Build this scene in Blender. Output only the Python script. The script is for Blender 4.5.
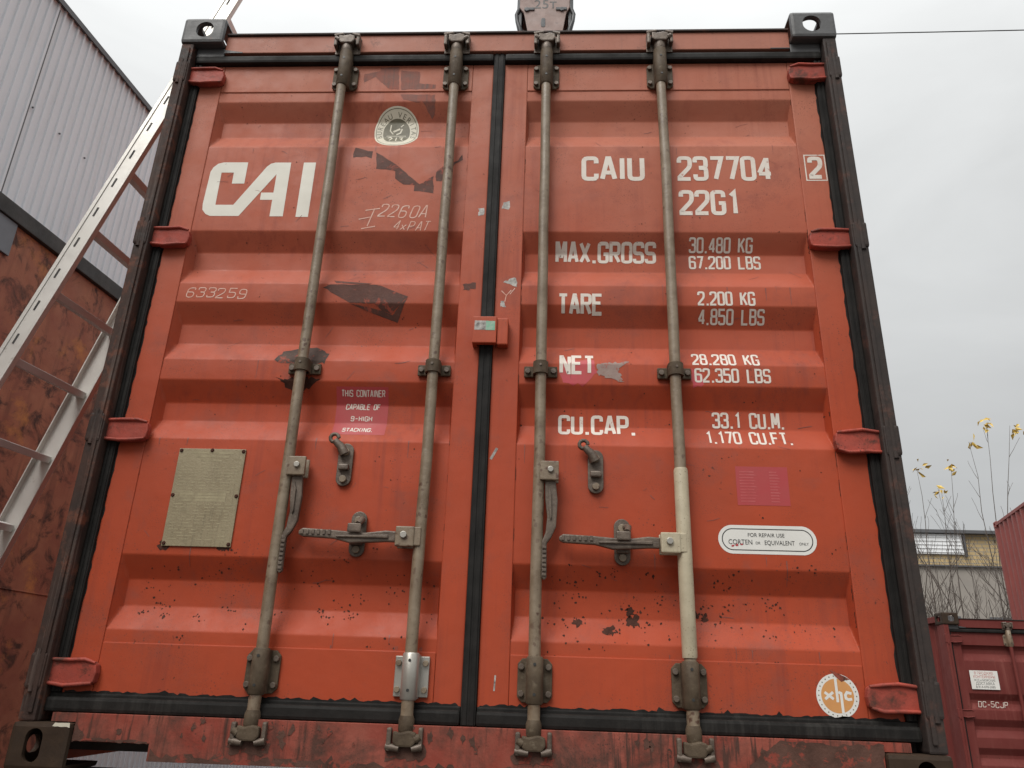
import bpy, bmesh, math, random
from mathutils import Vector, Matrix
from mathutils.geometry import tessellate_polygon
R_ = math.radians
S = bpy.context.scene
for o in list(bpy.data.objects): bpy.data.objects.remove(o)

# ------------------------------------------------------------------ camera
cam = bpy.data.cameras.new('camera'); co = bpy.data.objects.new('camera', cam); S.collection.objects.link(co)
cam.sensor_fit = 'HORIZONTAL'; cam.sensor_width = 36.0; cam.lens = 36.0*772.919/1024
cam.clip_start = .05; cam.clip_end = 2000
r = Vector((.99799, .05404, .03160)); yaw, pit, rol = .0551, .3744, .0339
f = Vector((-math.sin(yaw)*math.cos(pit), math.cos(yaw)*math.cos(pit), math.sin(pit)))
r0 = Vector((math.cos(yaw), math.sin(yaw), 0)); u0 = r0.cross(f)
r = r0*math.cos(rol)+u0*math.sin(rol); u = -r0*math.sin(rol)+u0*math.cos(rol)
m = Matrix((r, u, -f)).transposed().to_4x4(); m.translation = Vector((.2023, -2.1862, .2416))
co.matrix_world = m
S.camera = co
S.render.resolution_x = 1024; S.render.resolution_y = 768

# ------------------------------------------------------------------ overcast sky
SUN_EL, SUN_AZ = 50, 208          # degrees; azimuth clockwise from +y: behind and left of the camera
W = bpy.data.worlds.new('World'); S.world = W; W.use_nodes = True
nt = W.node_tree; nt.nodes.clear(); N = nt.nodes; L = nt.links
def wn(t, **k):
    n = N.new(t)
    for a, b in k.items(): setattr(n, a, b)
    return n
out = wn('ShaderNodeOutputWorld')
sky = wn('ShaderNodeTexSky'); sky.sky_type = 'NISHITA'; sky.sun_disc = False
sky.sun_elevation = R_(SUN_EL); sky.sun_rotation = R_(SUN_AZ); sky.dust_density = 5
b1 = wn('ShaderNodeBackground'); b1.inputs[1].default_value = .06; L.new(sky.outputs[0], b1.inputs[0])
tc = wn('ShaderNodeTexCoord'); sep = wn('ShaderNodeSeparateXYZ'); L.new(tc.outputs['Generated'], sep.inputs[0])
def mth(op, a, b=None, clamp=False):
    n = wn('ShaderNodeMath', operation=op, use_clamp=clamp)
    for i, v in enumerate((a, b)):
        if v is None: continue
        if isinstance(v, (int, float)): n.inputs[i].default_value = v
        else: L.new(v, n.inputs[i])
    return n.outputs[0]
zz = mth('MAXIMUM', sep.outputs[2], 0.0)
p8 = mth('POWER', zz, 9.0)
lum = mth('ADD', mth('ADD', mth('MULTIPLY', zz, .42), mth('MULTIPLY', p8, 2.4)), .34)
lum = mth('ADD', lum, mth('MULTIPLY', sep.outputs[0], -.06))
lum = mth('MULTIPLY', lum, mth('ADD', mth('MULTIPLY', sep.outputs[1], .04), .88))
mp = wn('ShaderNodeMapping'); mp.inputs['Scale'].default_value = (2.2, 2.2, 5.5); L.new(tc.outputs['Generated'], mp.inputs[0])
nz = wn('ShaderNodeTexNoise'); nz.inputs['Scale'].default_value = 1.3; nz.inputs['Detail'].default_value = 5; nz.inputs['Roughness'].default_value = .55; nz.inputs['Distortion'].default_value = .4; L.new(mp.outputs[0], nz.inputs[0])
cl = mth('ADD', mth('MULTIPLY', nz.outputs[0], .34), .83)
lum = mth('MULTIPLY', lum, cl)
cmb = wn('ShaderNodeMix', data_type='RGBA', blend_type='MULTIPLY'); cmb.inputs[0].default_value = 1
cmb.inputs[6].default_value = (.985, 1.0, .995, 1)
L.new(lum, cmb.inputs[7])
b2 = wn('ShaderNodeBackground'); b2.inputs[1].default_value = 1; L.new(cmb.outputs[2], b2.inputs[0])
mx = wn('ShaderNodeMixShader'); mx.inputs[0].default_value = .93; L.new(b1.outputs[0], mx.inputs[1]); L.new(b2.outputs[0], mx.inputs[2])
L.new(mx.outputs[0], out.inputs[0])

sl = bpy.data.lights.new('sun', 'SUN'); sl.energy = 1.5; sl.angle = R_(34); sl.color = (1, .975, .93)
so = bpy.data.objects.new('sun', sl); S.collection.objects.link(so)
az = R_(SUN_AZ); el = R_(SUN_EL)
sd = Vector((math.sin(az)*math.cos(el), math.cos(az)*math.cos(el), math.sin(el)))
so.rotation_euler = sd.to_track_quat('Z', 'Y').to_euler(); so.location = (-4, -9, 14)
S.view_settings.view_transform = 'Standard'; S.view_settings.look = 'None'
S.view_settings.exposure = .64; S.view_settings.gamma = 1; S.view_settings.use_curve_mapping = False

# ------------------------------------------------------------------ materials
def mat(name, base, rough=.5, metal=0, vary=None, vscale=3, vamt=.35, streak=None, streak_amt=.3, streak_scale=(30, 30, 1.2),
        grime=None, grime_scale=8, grime_lo=.55, grime_hi=.7, grime_amt=1, spot=None, spot_scale=60, spot_th=.18, spot_mask=(.52, .62),
        bump=.1, bscale=60, zhaze=None, spec=.5, rvar=.12, coord='Object', second=None, dent=0, specks=None):
    M = bpy.data.materials.new(name); M.use_nodes = True; t = M.node_tree; n = t.nodes; l = t.links; n.clear()
    o = n.new('ShaderNodeOutputMaterial'); b = n.new('ShaderNodeBsdfPrincipled'); l.new(b.outputs[0], o.inputs[0])
    b.inputs['Metallic'].default_value = metal; b.inputs['Specular IOR Level'].default_value = spec
    c = n.new('ShaderNodeTexCoord').outputs[coord]
    def nse(scale, det=5, rg=.6, sc=None, dist=0):
        v = c
        if sc:
            m_ = n.new('ShaderNodeMapping'); m_.inputs['Scale'].default_value = sc; l.new(c, m_.inputs[0]); v = m_.outputs[0]
        x = n.new('ShaderNodeTexNoise'); x.inputs['Scale'].default_value = scale; x.inputs['Detail'].default_value = det
        x.inputs['Roughness'].default_value = rg; x.inputs['Distortion'].default_value = dist; l.new(v, x.inputs[0]); return x.outputs[0]
    def ramp(v, lo, hi, a=0, bb=1):
        x = n.new('ShaderNodeMapRange'); x.inputs[1].default_value = lo; x.inputs[2].default_value = hi
        x.inputs[3].default_value = a; x.inputs[4].default_value = bb; l.new(v, x.inputs[0]); return x.outputs[0]
    def mix(fac, A, B):
        x = n.new('ShaderNodeMix'); x.data_type = 'RGBA'
        for i, v in ((0, fac), (6, A), (7, B)):
            if isinstance(v, (int, float)): x.inputs[i].default_value = v
            elif isinstance(v, tuple): x.inputs[i].default_value = (*v, 1)
            else: l.new(v, x.inputs[i])
        return x.outputs[2]
    def mul(a, bb):
        x = n.new('ShaderNodeMath'); x.operation = 'MULTIPLY'
        for i, v in enumerate((a, bb)):
            if isinstance(v, (int, float)): x.inputs[i].default_value = v
            else: l.new(v, x.inputs[i])
        return x.outputs[0]
    col = tuple(base)
    if vary: col = mix(ramp(nse(vscale, 6, .62), .35, .68, 0, vamt), col, tuple(vary))
    if second: col = mix(ramp(nse(second[1], 6, .7, dist=.6), second[2], second[3]), col, tuple(second[0]))
    if zhaze:   # lens haze put into the base colour: patchy, stronger near the top rail
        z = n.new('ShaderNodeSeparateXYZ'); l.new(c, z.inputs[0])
        k = ramp(z.outputs[2], zhaze[1], zhaze[2], 0, zhaze[3])
        col = mix(mul(k, ramp(nse(1.3, 4), .3, .7, .6, 1.2)), col, tuple(zhaze[0]))
    if streak: col = mix(mul(ramp(nse(1, 4, .6, sc=streak_scale), .5, .75), mul(ramp(nse(2.2, 3), .4, .6), streak_amt)), col, tuple(streak))
    if grime: col = mix(ramp(nse(grime_scale, 8, .7, dist=.3), grime_lo, grime_hi, 0, grime_amt), col, tuple(grime))
    spotf = None
    if specks:      # fine dirt and pin-head rust, gathered in drifts
        for sc, th, lo, hi in ((210, .30, .50, .62), (95, .24, .53, .62)):
            v = n.new('ShaderNodeTexVoronoi'); v.inputs['Scale'].default_value = sc; l.new(c, v.inputs[0])
            col = mix(mul(mul(ramp(v.outputs[0], th, th*.5), ramp(nse(4.3+sc*.01, 5, .7), lo, hi)), .75), col, tuple(specks))
    if spot:
        v = n.new('ShaderNodeTexVoronoi'); v.inputs['Scale'].default_value = spot_scale
        # uneven specks
        a = n.new('ShaderNodeVectorMath'); a.operation = 'ADD'; l.new(c, a.inputs[0])
        w = n.new('ShaderNodeTexNoise'); w.inputs['Scale'].default_value = spot_scale*1.5; l.new(c, w.inputs[0])
        s_ = n.new('ShaderNodeVectorMath'); s_.operation = 'SCALE'; s_.inputs[3].default_value = .9/spot_scale; l.new(w.outputs[1], s_.inputs[0]); l.new(s_.outputs[0], a.inputs[1])
        l.new(a.outputs[0], v.inputs[0])
        spotf = mul(ramp(v.outputs[0], spot_th, spot_th*.6), ramp(nse(3.0, 4, .7), *spot_mask))
        col = mix(spotf, col, tuple(spot))
    if isinstance(col, tuple): b.inputs['Base Color'].default_value = (*col, 1)
    else: l.new(col, b.inputs['Base Color'])
    l.new(ramp(nse(9, 5, .65), .3, .7, rough-rvar, rough+rvar), b.inputs['Roughness'])
    if bump:
        bp = n.new('ShaderNodeBump'); bp.inputs['Strength'].default_value = bump; bp.inputs['Distance'].default_value = .004
        l.new(nse(bscale, 6, .65), bp.inputs['Height']); l.new(bp.outputs[0], b.inputs['Normal'])
        if dent:
            b2_ = n.new('ShaderNodeBump'); b2_.inputs['Strength'].default_value = 1; b2_.inputs['Distance'].default_value = dent
            l.new(nse(4.2, 3, .5), b2_.inputs['Height']); l.new(b2_.outputs[0], bp.inputs['Normal'])
    return M
RUST = (.05, .022, .014)
M = {}
M['red'] = mat('orange_red_paint_hazy_top', (.405, .061, .022), .56, vary=(.32, .058, .026), vscale=3.1, vamt=.7, streak=(.20, .038, .026), streak_amt=.55, streak_scale=(42, 42, 1.6), dent=.006, specks=(.13, .045, .032),
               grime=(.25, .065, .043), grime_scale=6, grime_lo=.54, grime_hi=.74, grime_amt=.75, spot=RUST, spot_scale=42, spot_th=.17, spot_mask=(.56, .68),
               bump=.12, bscale=35, zhaze=((.42, .165, .105), 1.1, 2.5, .9), spec=.26)  # paler upper part is veiling glare mixed into the paint colour
M['red_header'] = mat('bleached_red_header_paint', (.40, .16, .11), .5, dent=.004, specks=(.12, .06, .045), vary=(.34, .14, .10), vscale=5, vamt=.6, streak=(.2, .1, .08), streak_amt=.5, grime=(.12, .07, .055), grime_scale=7, grime_lo=.62, grime_hi=.72, bump=.15, spec=.16)
M['red_sill'] = mat('scraped_red_sill_paint', (.25, .052, .036), .6, vary=(.30, .10, .07), vscale=9, vamt=.7, streak=(.075, .035, .027), streak_amt=2.4, streak_scale=(75, 75, 6), dent=.02, specks=(.05, .03, .024), spec=.16,
                    grime=(.085, .042, .032), grime_scale=7, grime_lo=.46, grime_hi=.66, bump=.4, bscale=40)
M['red_hinge'] = mat('raw_red_hinge_paint', (.38, .070, .048), .5, vary=(.22, .055, .042), vscale=14, vamt=.9, grime=(.09, .04, .03), grime_scale=16, grime_lo=.52, grime_hi=.66, bump=.5, bscale=40, dent=.02, specks=(.06, .03, .025), spec=.16)
M['rubber'] = mat('dusty_black_rubber', (.010, .0092, .0085), .65, spec=.18, vary=(.024, .022, .020), vscale=16, vamt=.7, streak=(.07, .066, .06), streak_amt=.35, streak_scale=(50, 50, 3), bump=.25, bscale=50)
M['post_l'] = mat('rusted_dark_post', (.032, .022, .019), .7, spec=.25, vary=(.065, .034, .025), vscale=9, vamt=.9, grime=(.16, .06, .036), grime_scale=13, grime_lo=.53, grime_hi=.66, grime_amt=.8, streak=(.18, .14, .12), streak_amt=.8, streak_scale=(60, 60, 2.5), bump=.6, bscale=35)
M['post_r'] = mat('dark_painted_post', (.030, .024, .022), .7, spec=.25, vary=(.060, .044, .038), vscale=9, vamt=.8, grime=(.12, .055, .04), grime_scale=12, grime_lo=.54, grime_hi=.68, grime_amt=.7, bump=.5, bscale=35)
M['cast_top'] = mat('grey_black_casting_paint', (.075, .075, .077), .55, vary=(.05, .05, .05), vscale=18, vamt=.6, grime=(.12, .07, .055), grime_scale=14, grime_lo=.66, grime_hi=.76, bump=.3, bscale=45)
M['cast_bot'] = mat('bare_brown_steel_casting', (.034, .022, .015), .6, specks=(.02, .012, .009), vary=(.065, .042, .027), vscale=12, vamt=.6, grime=(.035, .024, .018), grime_scale=8, grime_lo=.5, grime_hi=.65, bump=.4, bscale=30, spec=.16)
M['galv'] = mat('weathered_galvanised_steel', (.25, .195, .135), .48, vary=(.15, .105, .065), vscale=13, vamt=1, spec=.55, spot=(.09, .045, .028), spot_scale=48, spot_th=.36, spot_mask=(.47, .6), specks=(.09, .055, .035), grime=(.30, .265, .21), grime_scale=30, grime_lo=.6, grime_hi=.75, grime_amt=.6, streak=(.09, .06, .04), streak_amt=.5, bump=.3, bscale=70)
M['galv_dk'] = mat('dark_oxidised_steel', (.15, .115, .088), .5, metal=.25, vary=(.07, .05, .038), vscale=22, vamt=.9, grime=(.2, .16, .125), grime_scale=35, grime_lo=.58, grime_hi=.72, bump=.5, bscale=60)
M['scrape'] = mat('bare_rusting_steel', (.070, .036, .027), .65, vary=(.12, .06, .045), vscale=18, vamt=1, second=((.24, .055, .038), 24, .54, .6), specks=(.03, .018, .014), bump=.5, spec=.16)
M['galv_br'] = mat('brown_weathered_bracket_steel', (.115, .086, .058), .6, vary=(.06, .042, .028), vscale=20, vamt=1, grime=(.22, .18, .13), grime_scale=34, grime_lo=.58, grime_hi=.72, grime_amt=.6, bump=.45, bscale=50, spec=.16)
M['galv_new'] = mat('new_zinc_plate', (.42, .40, .36), .36, metal=.5, vary=(.28, .26, .22), vscale=14, vamt=.6, bump=.1)
M['beige'] = mat('scuffed_beige_paint', (.47, .41, .29), .5, vary=(.34, .29, .2), vscale=14, vamt=.8, streak=(.18, .12, .08), streak_amt=.9, streak_scale=(70, 70, 4), spot=(.09, .05, .03), spot_scale=120, spot_th=.2, spot_mask=(.4, .55), bump=.2)
M['white'] = mat('dusty_white_lettering', (.70, .64, .57), .55, vary=(.55, .45, .38), vscale=14, vamt=.5, grime=(.42, .14, .10), grime_scale=55, grime_lo=.60, grime_hi=.68, grime_amt=.85, bump=0)
M['logo'] = mat('ivory_vinyl_logo', (.66, .64, .56), .5, vary=(.58, .55, .48), vscale=8, vamt=.5, bump=0)
M['scuff'] = mat('dark_scuff', (.17, .05, .036), .6, vary=(.27, .08, .055), vscale=30, vamt=1, bump=0)
M['chalk'] = mat('chalk_line', (.72, .52, .44), .8, vary=(.60, .30, .22), vscale=60, vamt=1, bump=0)
M['chip'] = mat('rust_chip', (.042, .018, .013), .8, vary=(.085, .035, .024), vscale=40, vamt=1, bump=.4, bscale=90, spec=.16)
M['primer'] = mat('exposed_brown_primer', (.10, .066, .054), .65, vary=(.06, .042, .036), vscale=26, vamt=1, second=((.28, .07, .045), 34, .56, .6), bump=.4, spec=.16)
M['primer_pale'] = mat('pale_scraped_primer', (.33, .25, .22), .65, vary=(.24, .16, .14), vscale=30, vamt=1, second=((.36, .08, .05), 60, .58, .62), bump=.3, spec=.16)
M['residue'] = mat('sticker_glue_residue', (.20, .095, .075), .65, vary=(.33, .11, .08), vscale=18, vamt=.9, streak=(.13, .09, .08), streak_amt=1, streak_scale=(90, 90, 4), bump=.2, spec=.16)
M['residue_dk'] = mat('dark_sticker_residue', (.125, .056, .043), .6, vary=(.085, .042, .034), vscale=16, vamt=1, second=((.30, .075, .05), 26, .57, .63), bump=.3, spec=.16)
M['pink'] = mat('magenta_film', (.40, .040, .044), .6, vary=(.35, .06, .055), vscale=7, vamt=.7, bump=0)
M['pinkline'] = mat('pale_pink_print', (.47, .10, .10), .5, vary=(.42, .06, .06), vscale=30, vamt=1, bump=0)
M['magenta_spray'] = mat('magenta_smear', (.48, .05, .07), .5, vary=(.42, .06, .05), vscale=30, vamt=1, bump=0)
M['paper'] = mat('white_vinyl_sticker', (.72, .71, .67), .42, vary=(.62, .61, .57), vscale=12, vamt=.5, bump=0)
M['ink'] = mat('black_print', (.03, .03, .028), .5, bump=0)
M['olive'] = mat('faded_olive_print', (.115, .105, .065), .5, vary=(.20, .18, .12), vscale=25, vamt=.6, bump=0)
M['cream'] = mat('cream_print', (.66, .62, .50), .5, vary=(.52, .48, .38), vscale=25, vamt=.5, bump=0)
M['orange'] = mat('faded_orange_print', (.62, .30, .10), .5, vary=(.5, .22, .08), vscale=20, vamt=.5, bump=0)
M['plate'] = mat('tarnished_data_plate', (.30, .25, .155), .5, vary=(.22, .175, .10), vscale=9, vamt=.9, streak=(.12, .10, .06), streak_amt=1, streak_scale=(110, 110, 9), bump=.3, bscale=120)
M['plate_ink'] = mat('worn_plate_print', (.36, .31, .19), .5, vary=(.24, .20, .12), vscale=40, vamt=1, bump=0)
M['foil'] = mat('torn_silver_foil', (.5, .48, .44), .4, vary=(.12, .10, .09), vscale=60, vamt=1, bump=.3)
M['green'] = mat('pale_green_tag', (.10, .36, .22), .45, vary=(.35, .42, .34), vscale=60, vamt=.9, bump=0)
M['alu'] = mat('aluminium_rail', (.66, .64, .60), .42, metal=.3, vary=(.56, .54, .50), vscale=6, vamt=.6, grime=(.35, .31, .27), grime_scale=26, grime_lo=.6, grime_hi=.75, bump=.1)
M['alu_dk'] = mat('dusty_aluminium_rung', (.58, .56, .54), .6, metal=.1, vary=(.48, .46, .44), vscale=9, vamt=.6, bump=.2)
M['clad'] = mat('light_grey_sheet_cladding', (.74, .765, .80), .55, vary=(.68, .70, .73), vscale=1.2, vamt=.7, streak=(.56, .56, .56), streak_amt=.5, bump=.05)
M['flash'] = mat('dark_roof_flashing', (.10, .10, .105), .5, bump=.1)
M['band'] = mat('dark_oily_timber', (.028, .026, .025), .7, vary=(.06, .055, .05), vscale=6, vamt=.8, bump=.5)
M['rustwall'] = mat('rusty_brown_steel', (.30, .105, .070), .65, vary=(.40, .165, .10), vscale=4.4, vamt=1, second=((.09, .045, .036), 6.5, .50, .64), specks=(.07, .03, .025), grime=(.62, .25, .08), grime_scale=3.6, grime_lo=.56, grime_hi=.72, grime_amt=.8, streak=(.07, .04, .035), streak_amt=.8, streak_scale=(14, 14, 1.1), bump=.4, bscale=16, spec=.16)
M['steel_bl'] = mat('blue_grey_painted_steel', (.17, .18, .20), .5, vary=(.12, .12, .13), vscale=5, vamt=.6, bump=.2)
M['maroon'] = mat('dusty_maroon_paint', (.135, .028, .024), .6, vary=(.17, .045, .038), vscale=3, vamt=.7, streak=(.30, .11, .09), streak_amt=.4, grime=(.11, .035, .028), grime_scale=6, grime_lo=.6, grime_hi=.75, spot=RUST, spot_scale=30, spot_th=.16, bump=.15, spec=.16)
M['maroon_b'] = mat('faded_brick_red_paint', (.27, .058, .046), .5, vary=(.22, .05, .042), vscale=1.5, vamt=.8, streak=(.17, .04, .035), streak_amt=.5, bump=.1)
M['floor'] = mat('dark_underframe_steel', (.035, .026, .022), .7, vary=(.06, .035, .025), vscale=6, vamt=.8, bump=.3)
M['ground'] = mat('wet_dark_gravel', (.07, .062, .055), .85, vary=(.05, .045, .04), vscale=.8, vamt=.8, grime=(.12, .11, .10), grime_scale=20, grime_lo=.5, grime_hi=.7, bump=.8, bscale=30)
M['conc'] = mat('grey_concrete', (.30, .29, .27), .8, vary=(.2, .19, .18), vscale=5, vamt=.8, bump=.4)
M['bark'] = mat('grey_brown_bark', (.095, .075, .062), .8, vary=(.06, .048, .04), vscale=9, vamt=.8, bump=0)
M['leaf'] = mat('yellow_autumn_leaf', (.62, .44, .09), .6, vary=(.5, .34, .08), vscale=4, vamt=1, bump=0)
M['hookp'] = mat('dull_pinkish_hook_paint', (.30, .21, .185), .6, vary=(.22, .155, .135), vscale=7, vamt=.9, grime=(.09, .07, .065), grime_scale=12, grime_lo=.58, grime_hi=.7, bump=.3)
M['hookd'] = mat('greasy_dark_steel', (.05, .052, .055), .5, metal=.3, bump=.2)
M['cable'] = mat('black_cable', (.02, .02, .02), .6, bump=0)
M['bwhite'] = mat('white_sheet_siding', (.8, .81, .82), .5, vary=(.7, .71, .72), vscale=1, vamt=.6, bump=0)
def brick_mat(name, a, b_, mort, sc):
    M_ = bpy.data.materials.new(name); M_.use_nodes = True; t = M_.node_tree; n = t.nodes; l = t.links; p = n['Principled BSDF']
    c = n.new('ShaderNodeTexCoord'); mp_ = n.new('ShaderNodeMapping'); mp_.inputs['Rotation'].default_value = (R_(90), 0, 0)
    l.new(c.outputs['Object'], mp_.inputs[0]); k = n.new('ShaderNodeTexBrick'); l.new(mp_.outputs[0], k.inputs[0])
    k.inputs['Color1'].default_value = (*a, 1); k.inputs['Color2'].default_value = (*b_, 1); k.inputs['Mortar'].default_value = (*mort, 1)
    k.inputs['Scale'].default_value = sc; k.inputs['Mortar Size'].default_value = .035
    l.new(k.outputs[0], p.inputs['Base Color']); p.inputs['Roughness'].default_value = .85
    return M_
M['ybrick'] = brick_mat('yellow_brick', (.52, .38, .19), (.42, .31, .16), (.30, .26, .2), 1.6)
M['bgrey'] = mat('weathered_grey_brown_render', (.27, .245, .22), .85, vary=(.33, .30, .265), vscale=1.2, vamt=.8, bump=0)

# ------------------------------------------------------------------ mesh helper
class MB:
    def __init__(s): s.b = bmesh.new()
    def box(s, x0, x1, y0, y1, z0, z1, bev=0, xf=None):
        t = bmesh.new(); v = [t.verts.new((x, y, z)) for x in (x0, x1) for y in (y0, y1) for z in (z0, z1)]
        for q in ((0, 1, 3, 2), (4, 6, 7, 5), (0, 4, 5, 1), (2, 3, 7, 6), (0, 2, 6, 4), (1, 5, 7, 3)): t.faces.new([v[i] for i in q])
        return s._add(t, bev, xf)
    def _add(s, t, bev=0, xf=None):
        if xf: t.transform(xf)
        bmesh.ops.recalc_face_normals(t, faces=t.faces)
        if bev: bmesh.ops.bevel(t, geom=[e for e in t.edges if len(e.link_faces) == 2 and e.calc_face_angle(0) > .5], offset=bev, segments=2, affect='EDGES', profile=.6)
        me = bpy.data.meshes.new('t'); t.to_mesh(me); t.free(); s.b.from_mesh(me); bpy.data.meshes.remove(me); return s
    def prism(s, pts, y0, y1, bev=0, xf=None):           # polygon in x,z pulled along y
        t = bmesh.new(); a = [t.verts.new((x, y0, z)) for x, z in pts]; c = [t.verts.new((x, y1, z)) for x, z in pts]
        n = len(pts); t.faces.new(a); t.faces.new(c[::-1])
        for i in range(n): t.faces.new((a[i], a[(i+1) % n], c[(i+1) % n], c[i]))
        return s._add(t, bev, xf)
    def tube(s, pts, rad, n=10, cap=True):
        t = bmesh.new(); pts = [Vector(p) for p in pts]; rad = rad if isinstance(rad, (list, tuple)) else [rad]*len(pts)
        rings = []; ref = None
        for i, p in enumerate(pts):
            d = (pts[min(i+1, len(pts)-1)]-pts[max(i-1, 0)]).normalized()
            if ref is None: ref = d.orthogonal().normalized()
            a = (ref-d*ref.dot(d)).normalized(); ref = a; bb = d.cross(a)
            rings.append([t.verts.new(p+(a*math.cos(2*math.pi*k/n)+bb*math.sin(2*math.pi*k/n))*rad[i]) for k in range(n)])
        for i in range(len(rings)-1):
            for k in range(n): t.faces.new((rings[i][k], rings[i][(k+1) % n], rings[i+1][(k+1) % n], rings[i+1][k])).smooth = True
        if cap:
            t.faces.new(rings[0][::-1]); t.faces.new(rings[-1])
            for e in t.edges:
                if len(e.link_faces) == 2 and e.link_faces[0].smooth != e.link_faces[1].smooth: e.smooth = False
        return s._add(t)
    def build(s, name, m_, parent=None, smooth=False):
        me = bpy.data.meshes.new(name); s.b.to_mesh(me); s.b.free()
        me.materials.append(M[m_] if isinstance(m_, str) else m_)
        if smooth:
            for p in me.polygons: p.use_smooth = True
        o = bpy.data.objects.new(name, me); S.collection.objects.link(o); o.parent = parent; return o
def thing(name, label, cat, loc=(0, 0, 0), rz=0, group=None):
    o = bpy.data.objects.new(name, None); S.collection.objects.link(o); o.location = loc; o.rotation_euler = (0, 0, rz)
    o.empty_display_size = .2; return tag(o, label, cat, group)
def tag(o, label, cat, group=None):
    o['label'] = label; o['category'] = cat
    if group: o['group'] = group
    return o
def dup_child(o, parent):
    c = o.copy(); S.collection.objects.link(c); c.parent = parent
    for ch in list(o.children): dup_child(ch, c)
    return c
def hexbolt(mb, x, y, z, r_=.009, h=.008, n=6):
    mb.prism([(x+r_*math.cos(2*math.pi*k/n+.3), z+r_*math.sin(2*math.pi*k/n+.3)) for k in range(n)], y-h, y, bev=.0015)
def stadium(cx, cz, w, h, n=8):
    r_ = min(w, h)/2; P = []
    for k in range(4*n):
        a = 2*math.pi*(k+.5)/(4*n); c, s_ = math.cos(a), math.sin(a)
        P.append((cx+r_*c+math.copysign(max(0, w/2-r_), c), cz+r_*s_+math.copysign(max(0, h/2-r_), s_)))
    return P

# ------------------------------------------------------------------ ground
g = MB(); t = bmesh.new(); bmesh.ops.create_grid(t, x_segments=60, y_segments=60, size=400); 
for v in t.verts: v.co.z = -1.49
me = bpy.data.meshes.new('ground'); t.to_mesh(me); t.free(); me.materials.append(M['ground'])
o = bpy.data.objects.new('ground', me); S.collection.objects.link(o); o['kind'] = 'structure'

# ------------------------------------------------------------------ door surface
REC = [(2.237, 2.034), (1.681, 1.476), (1.405, 1.198), (1.127, .930), (.573, .362)]
DEP, SLP = .036, .068
LC, RC, HW = -.579, .5715, .4745
RND = .06
def sclamp(u_):
    if u_ <= -RND: return 0
    if u_ < RND: return (u_+RND)**2/(4*RND)
    if u_ < 1-RND: return u_
    if u_ < 1+RND: return 1-(1+RND-u_)**2/(4*RND)
    return 1
def surf_r(x, z, cx, hw, recs, ml, mr):
    for t_, b_ in recs:
        if b_-.02 < z < t_+.02:
            s_ = min(SLP, (t_-b_)*.4)
            return .060+DEP*min(sclamp(min(t_-z, z-b_)/s_), sclamp((x-(cx-hw))/ml), sclamp((cx+hw-x)/mr))
    return .060
def surf(x, z): return surf_r(x, z, LC if x < 0 else RC, HW, REC, .020 if x < 0 else .009, .009)
def door_panel(t, cx, hw, z0, z1, recs):
    ml, mr = (.020 if cx < 0 else .009), .009
    zs = {round(z0, 5), round(z1, 5)}
    for a, b_ in recs:
        s_ = min(SLP, (a-b_)*.4)
        for c, sg in ((a, -1), (b_, 1)):
            for k in (-RND, -RND/2, 0, RND/2, RND, .35, .5, .65, 1-RND, 1-RND/2, 1, 1+RND/2, 1+RND): zs.add(round(c+sg*k*s_, 5))
    xs_ = set()
    for c, sg, w in ((cx-hw, 1, ml), (cx+hw, -1, mr)):
        for k in (0, RND/2, RND, .25, .37, .5, .62, .75, 1-RND, 1-RND/2, 1, 1+RND/2, 1+RND): xs_.add(round(c+sg*k*w, 6))
    zs = sorted(zs); xs_ = sorted(xs_)
    grid = [[t.verts.new((x, surf_r(x, z, cx, hw, recs, ml, mr) if z0 < z < z1 else .06, z)) for x in xs_] for z in zs]
    for i in range(len(zs)-1):
        for j in range(len(xs_)-1): t.faces.new((grid[i][j], grid[i][j+1], grid[i+1][j+1], grid[i+1][j])).smooth = True
def door_mesh(x0, x1, cx, hw, recs, z0=.187, z1=2.404):
    m_ = MB(); px0, px1 = cx-hw, cx+hw
    f0 = .0565
    m_.box(x0, px0+.001, f0, .106, z0, z1, .003); m_.box(px1-.001, x1, f0, .106, z0, z1, .003)
    m_.box(px0+.0015, px1-.0015, f0, .104, 2.281, z1-.0005, .003); m_.box(px0+.0015, px1-.0015, f0, .104, z0+.0005, .327, .003)
    t = bmesh.new(); door_panel(t, cx, hw, .325, 2.285, recs)
    me = bpy.data.meshes.new('t'); t.to_mesh(me); t.free(); m_.b.from_mesh(me); bpy.data.meshes.remove(me)
    m_.box(px0, px1, .112, .13, z0, z1)
    return m_
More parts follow.
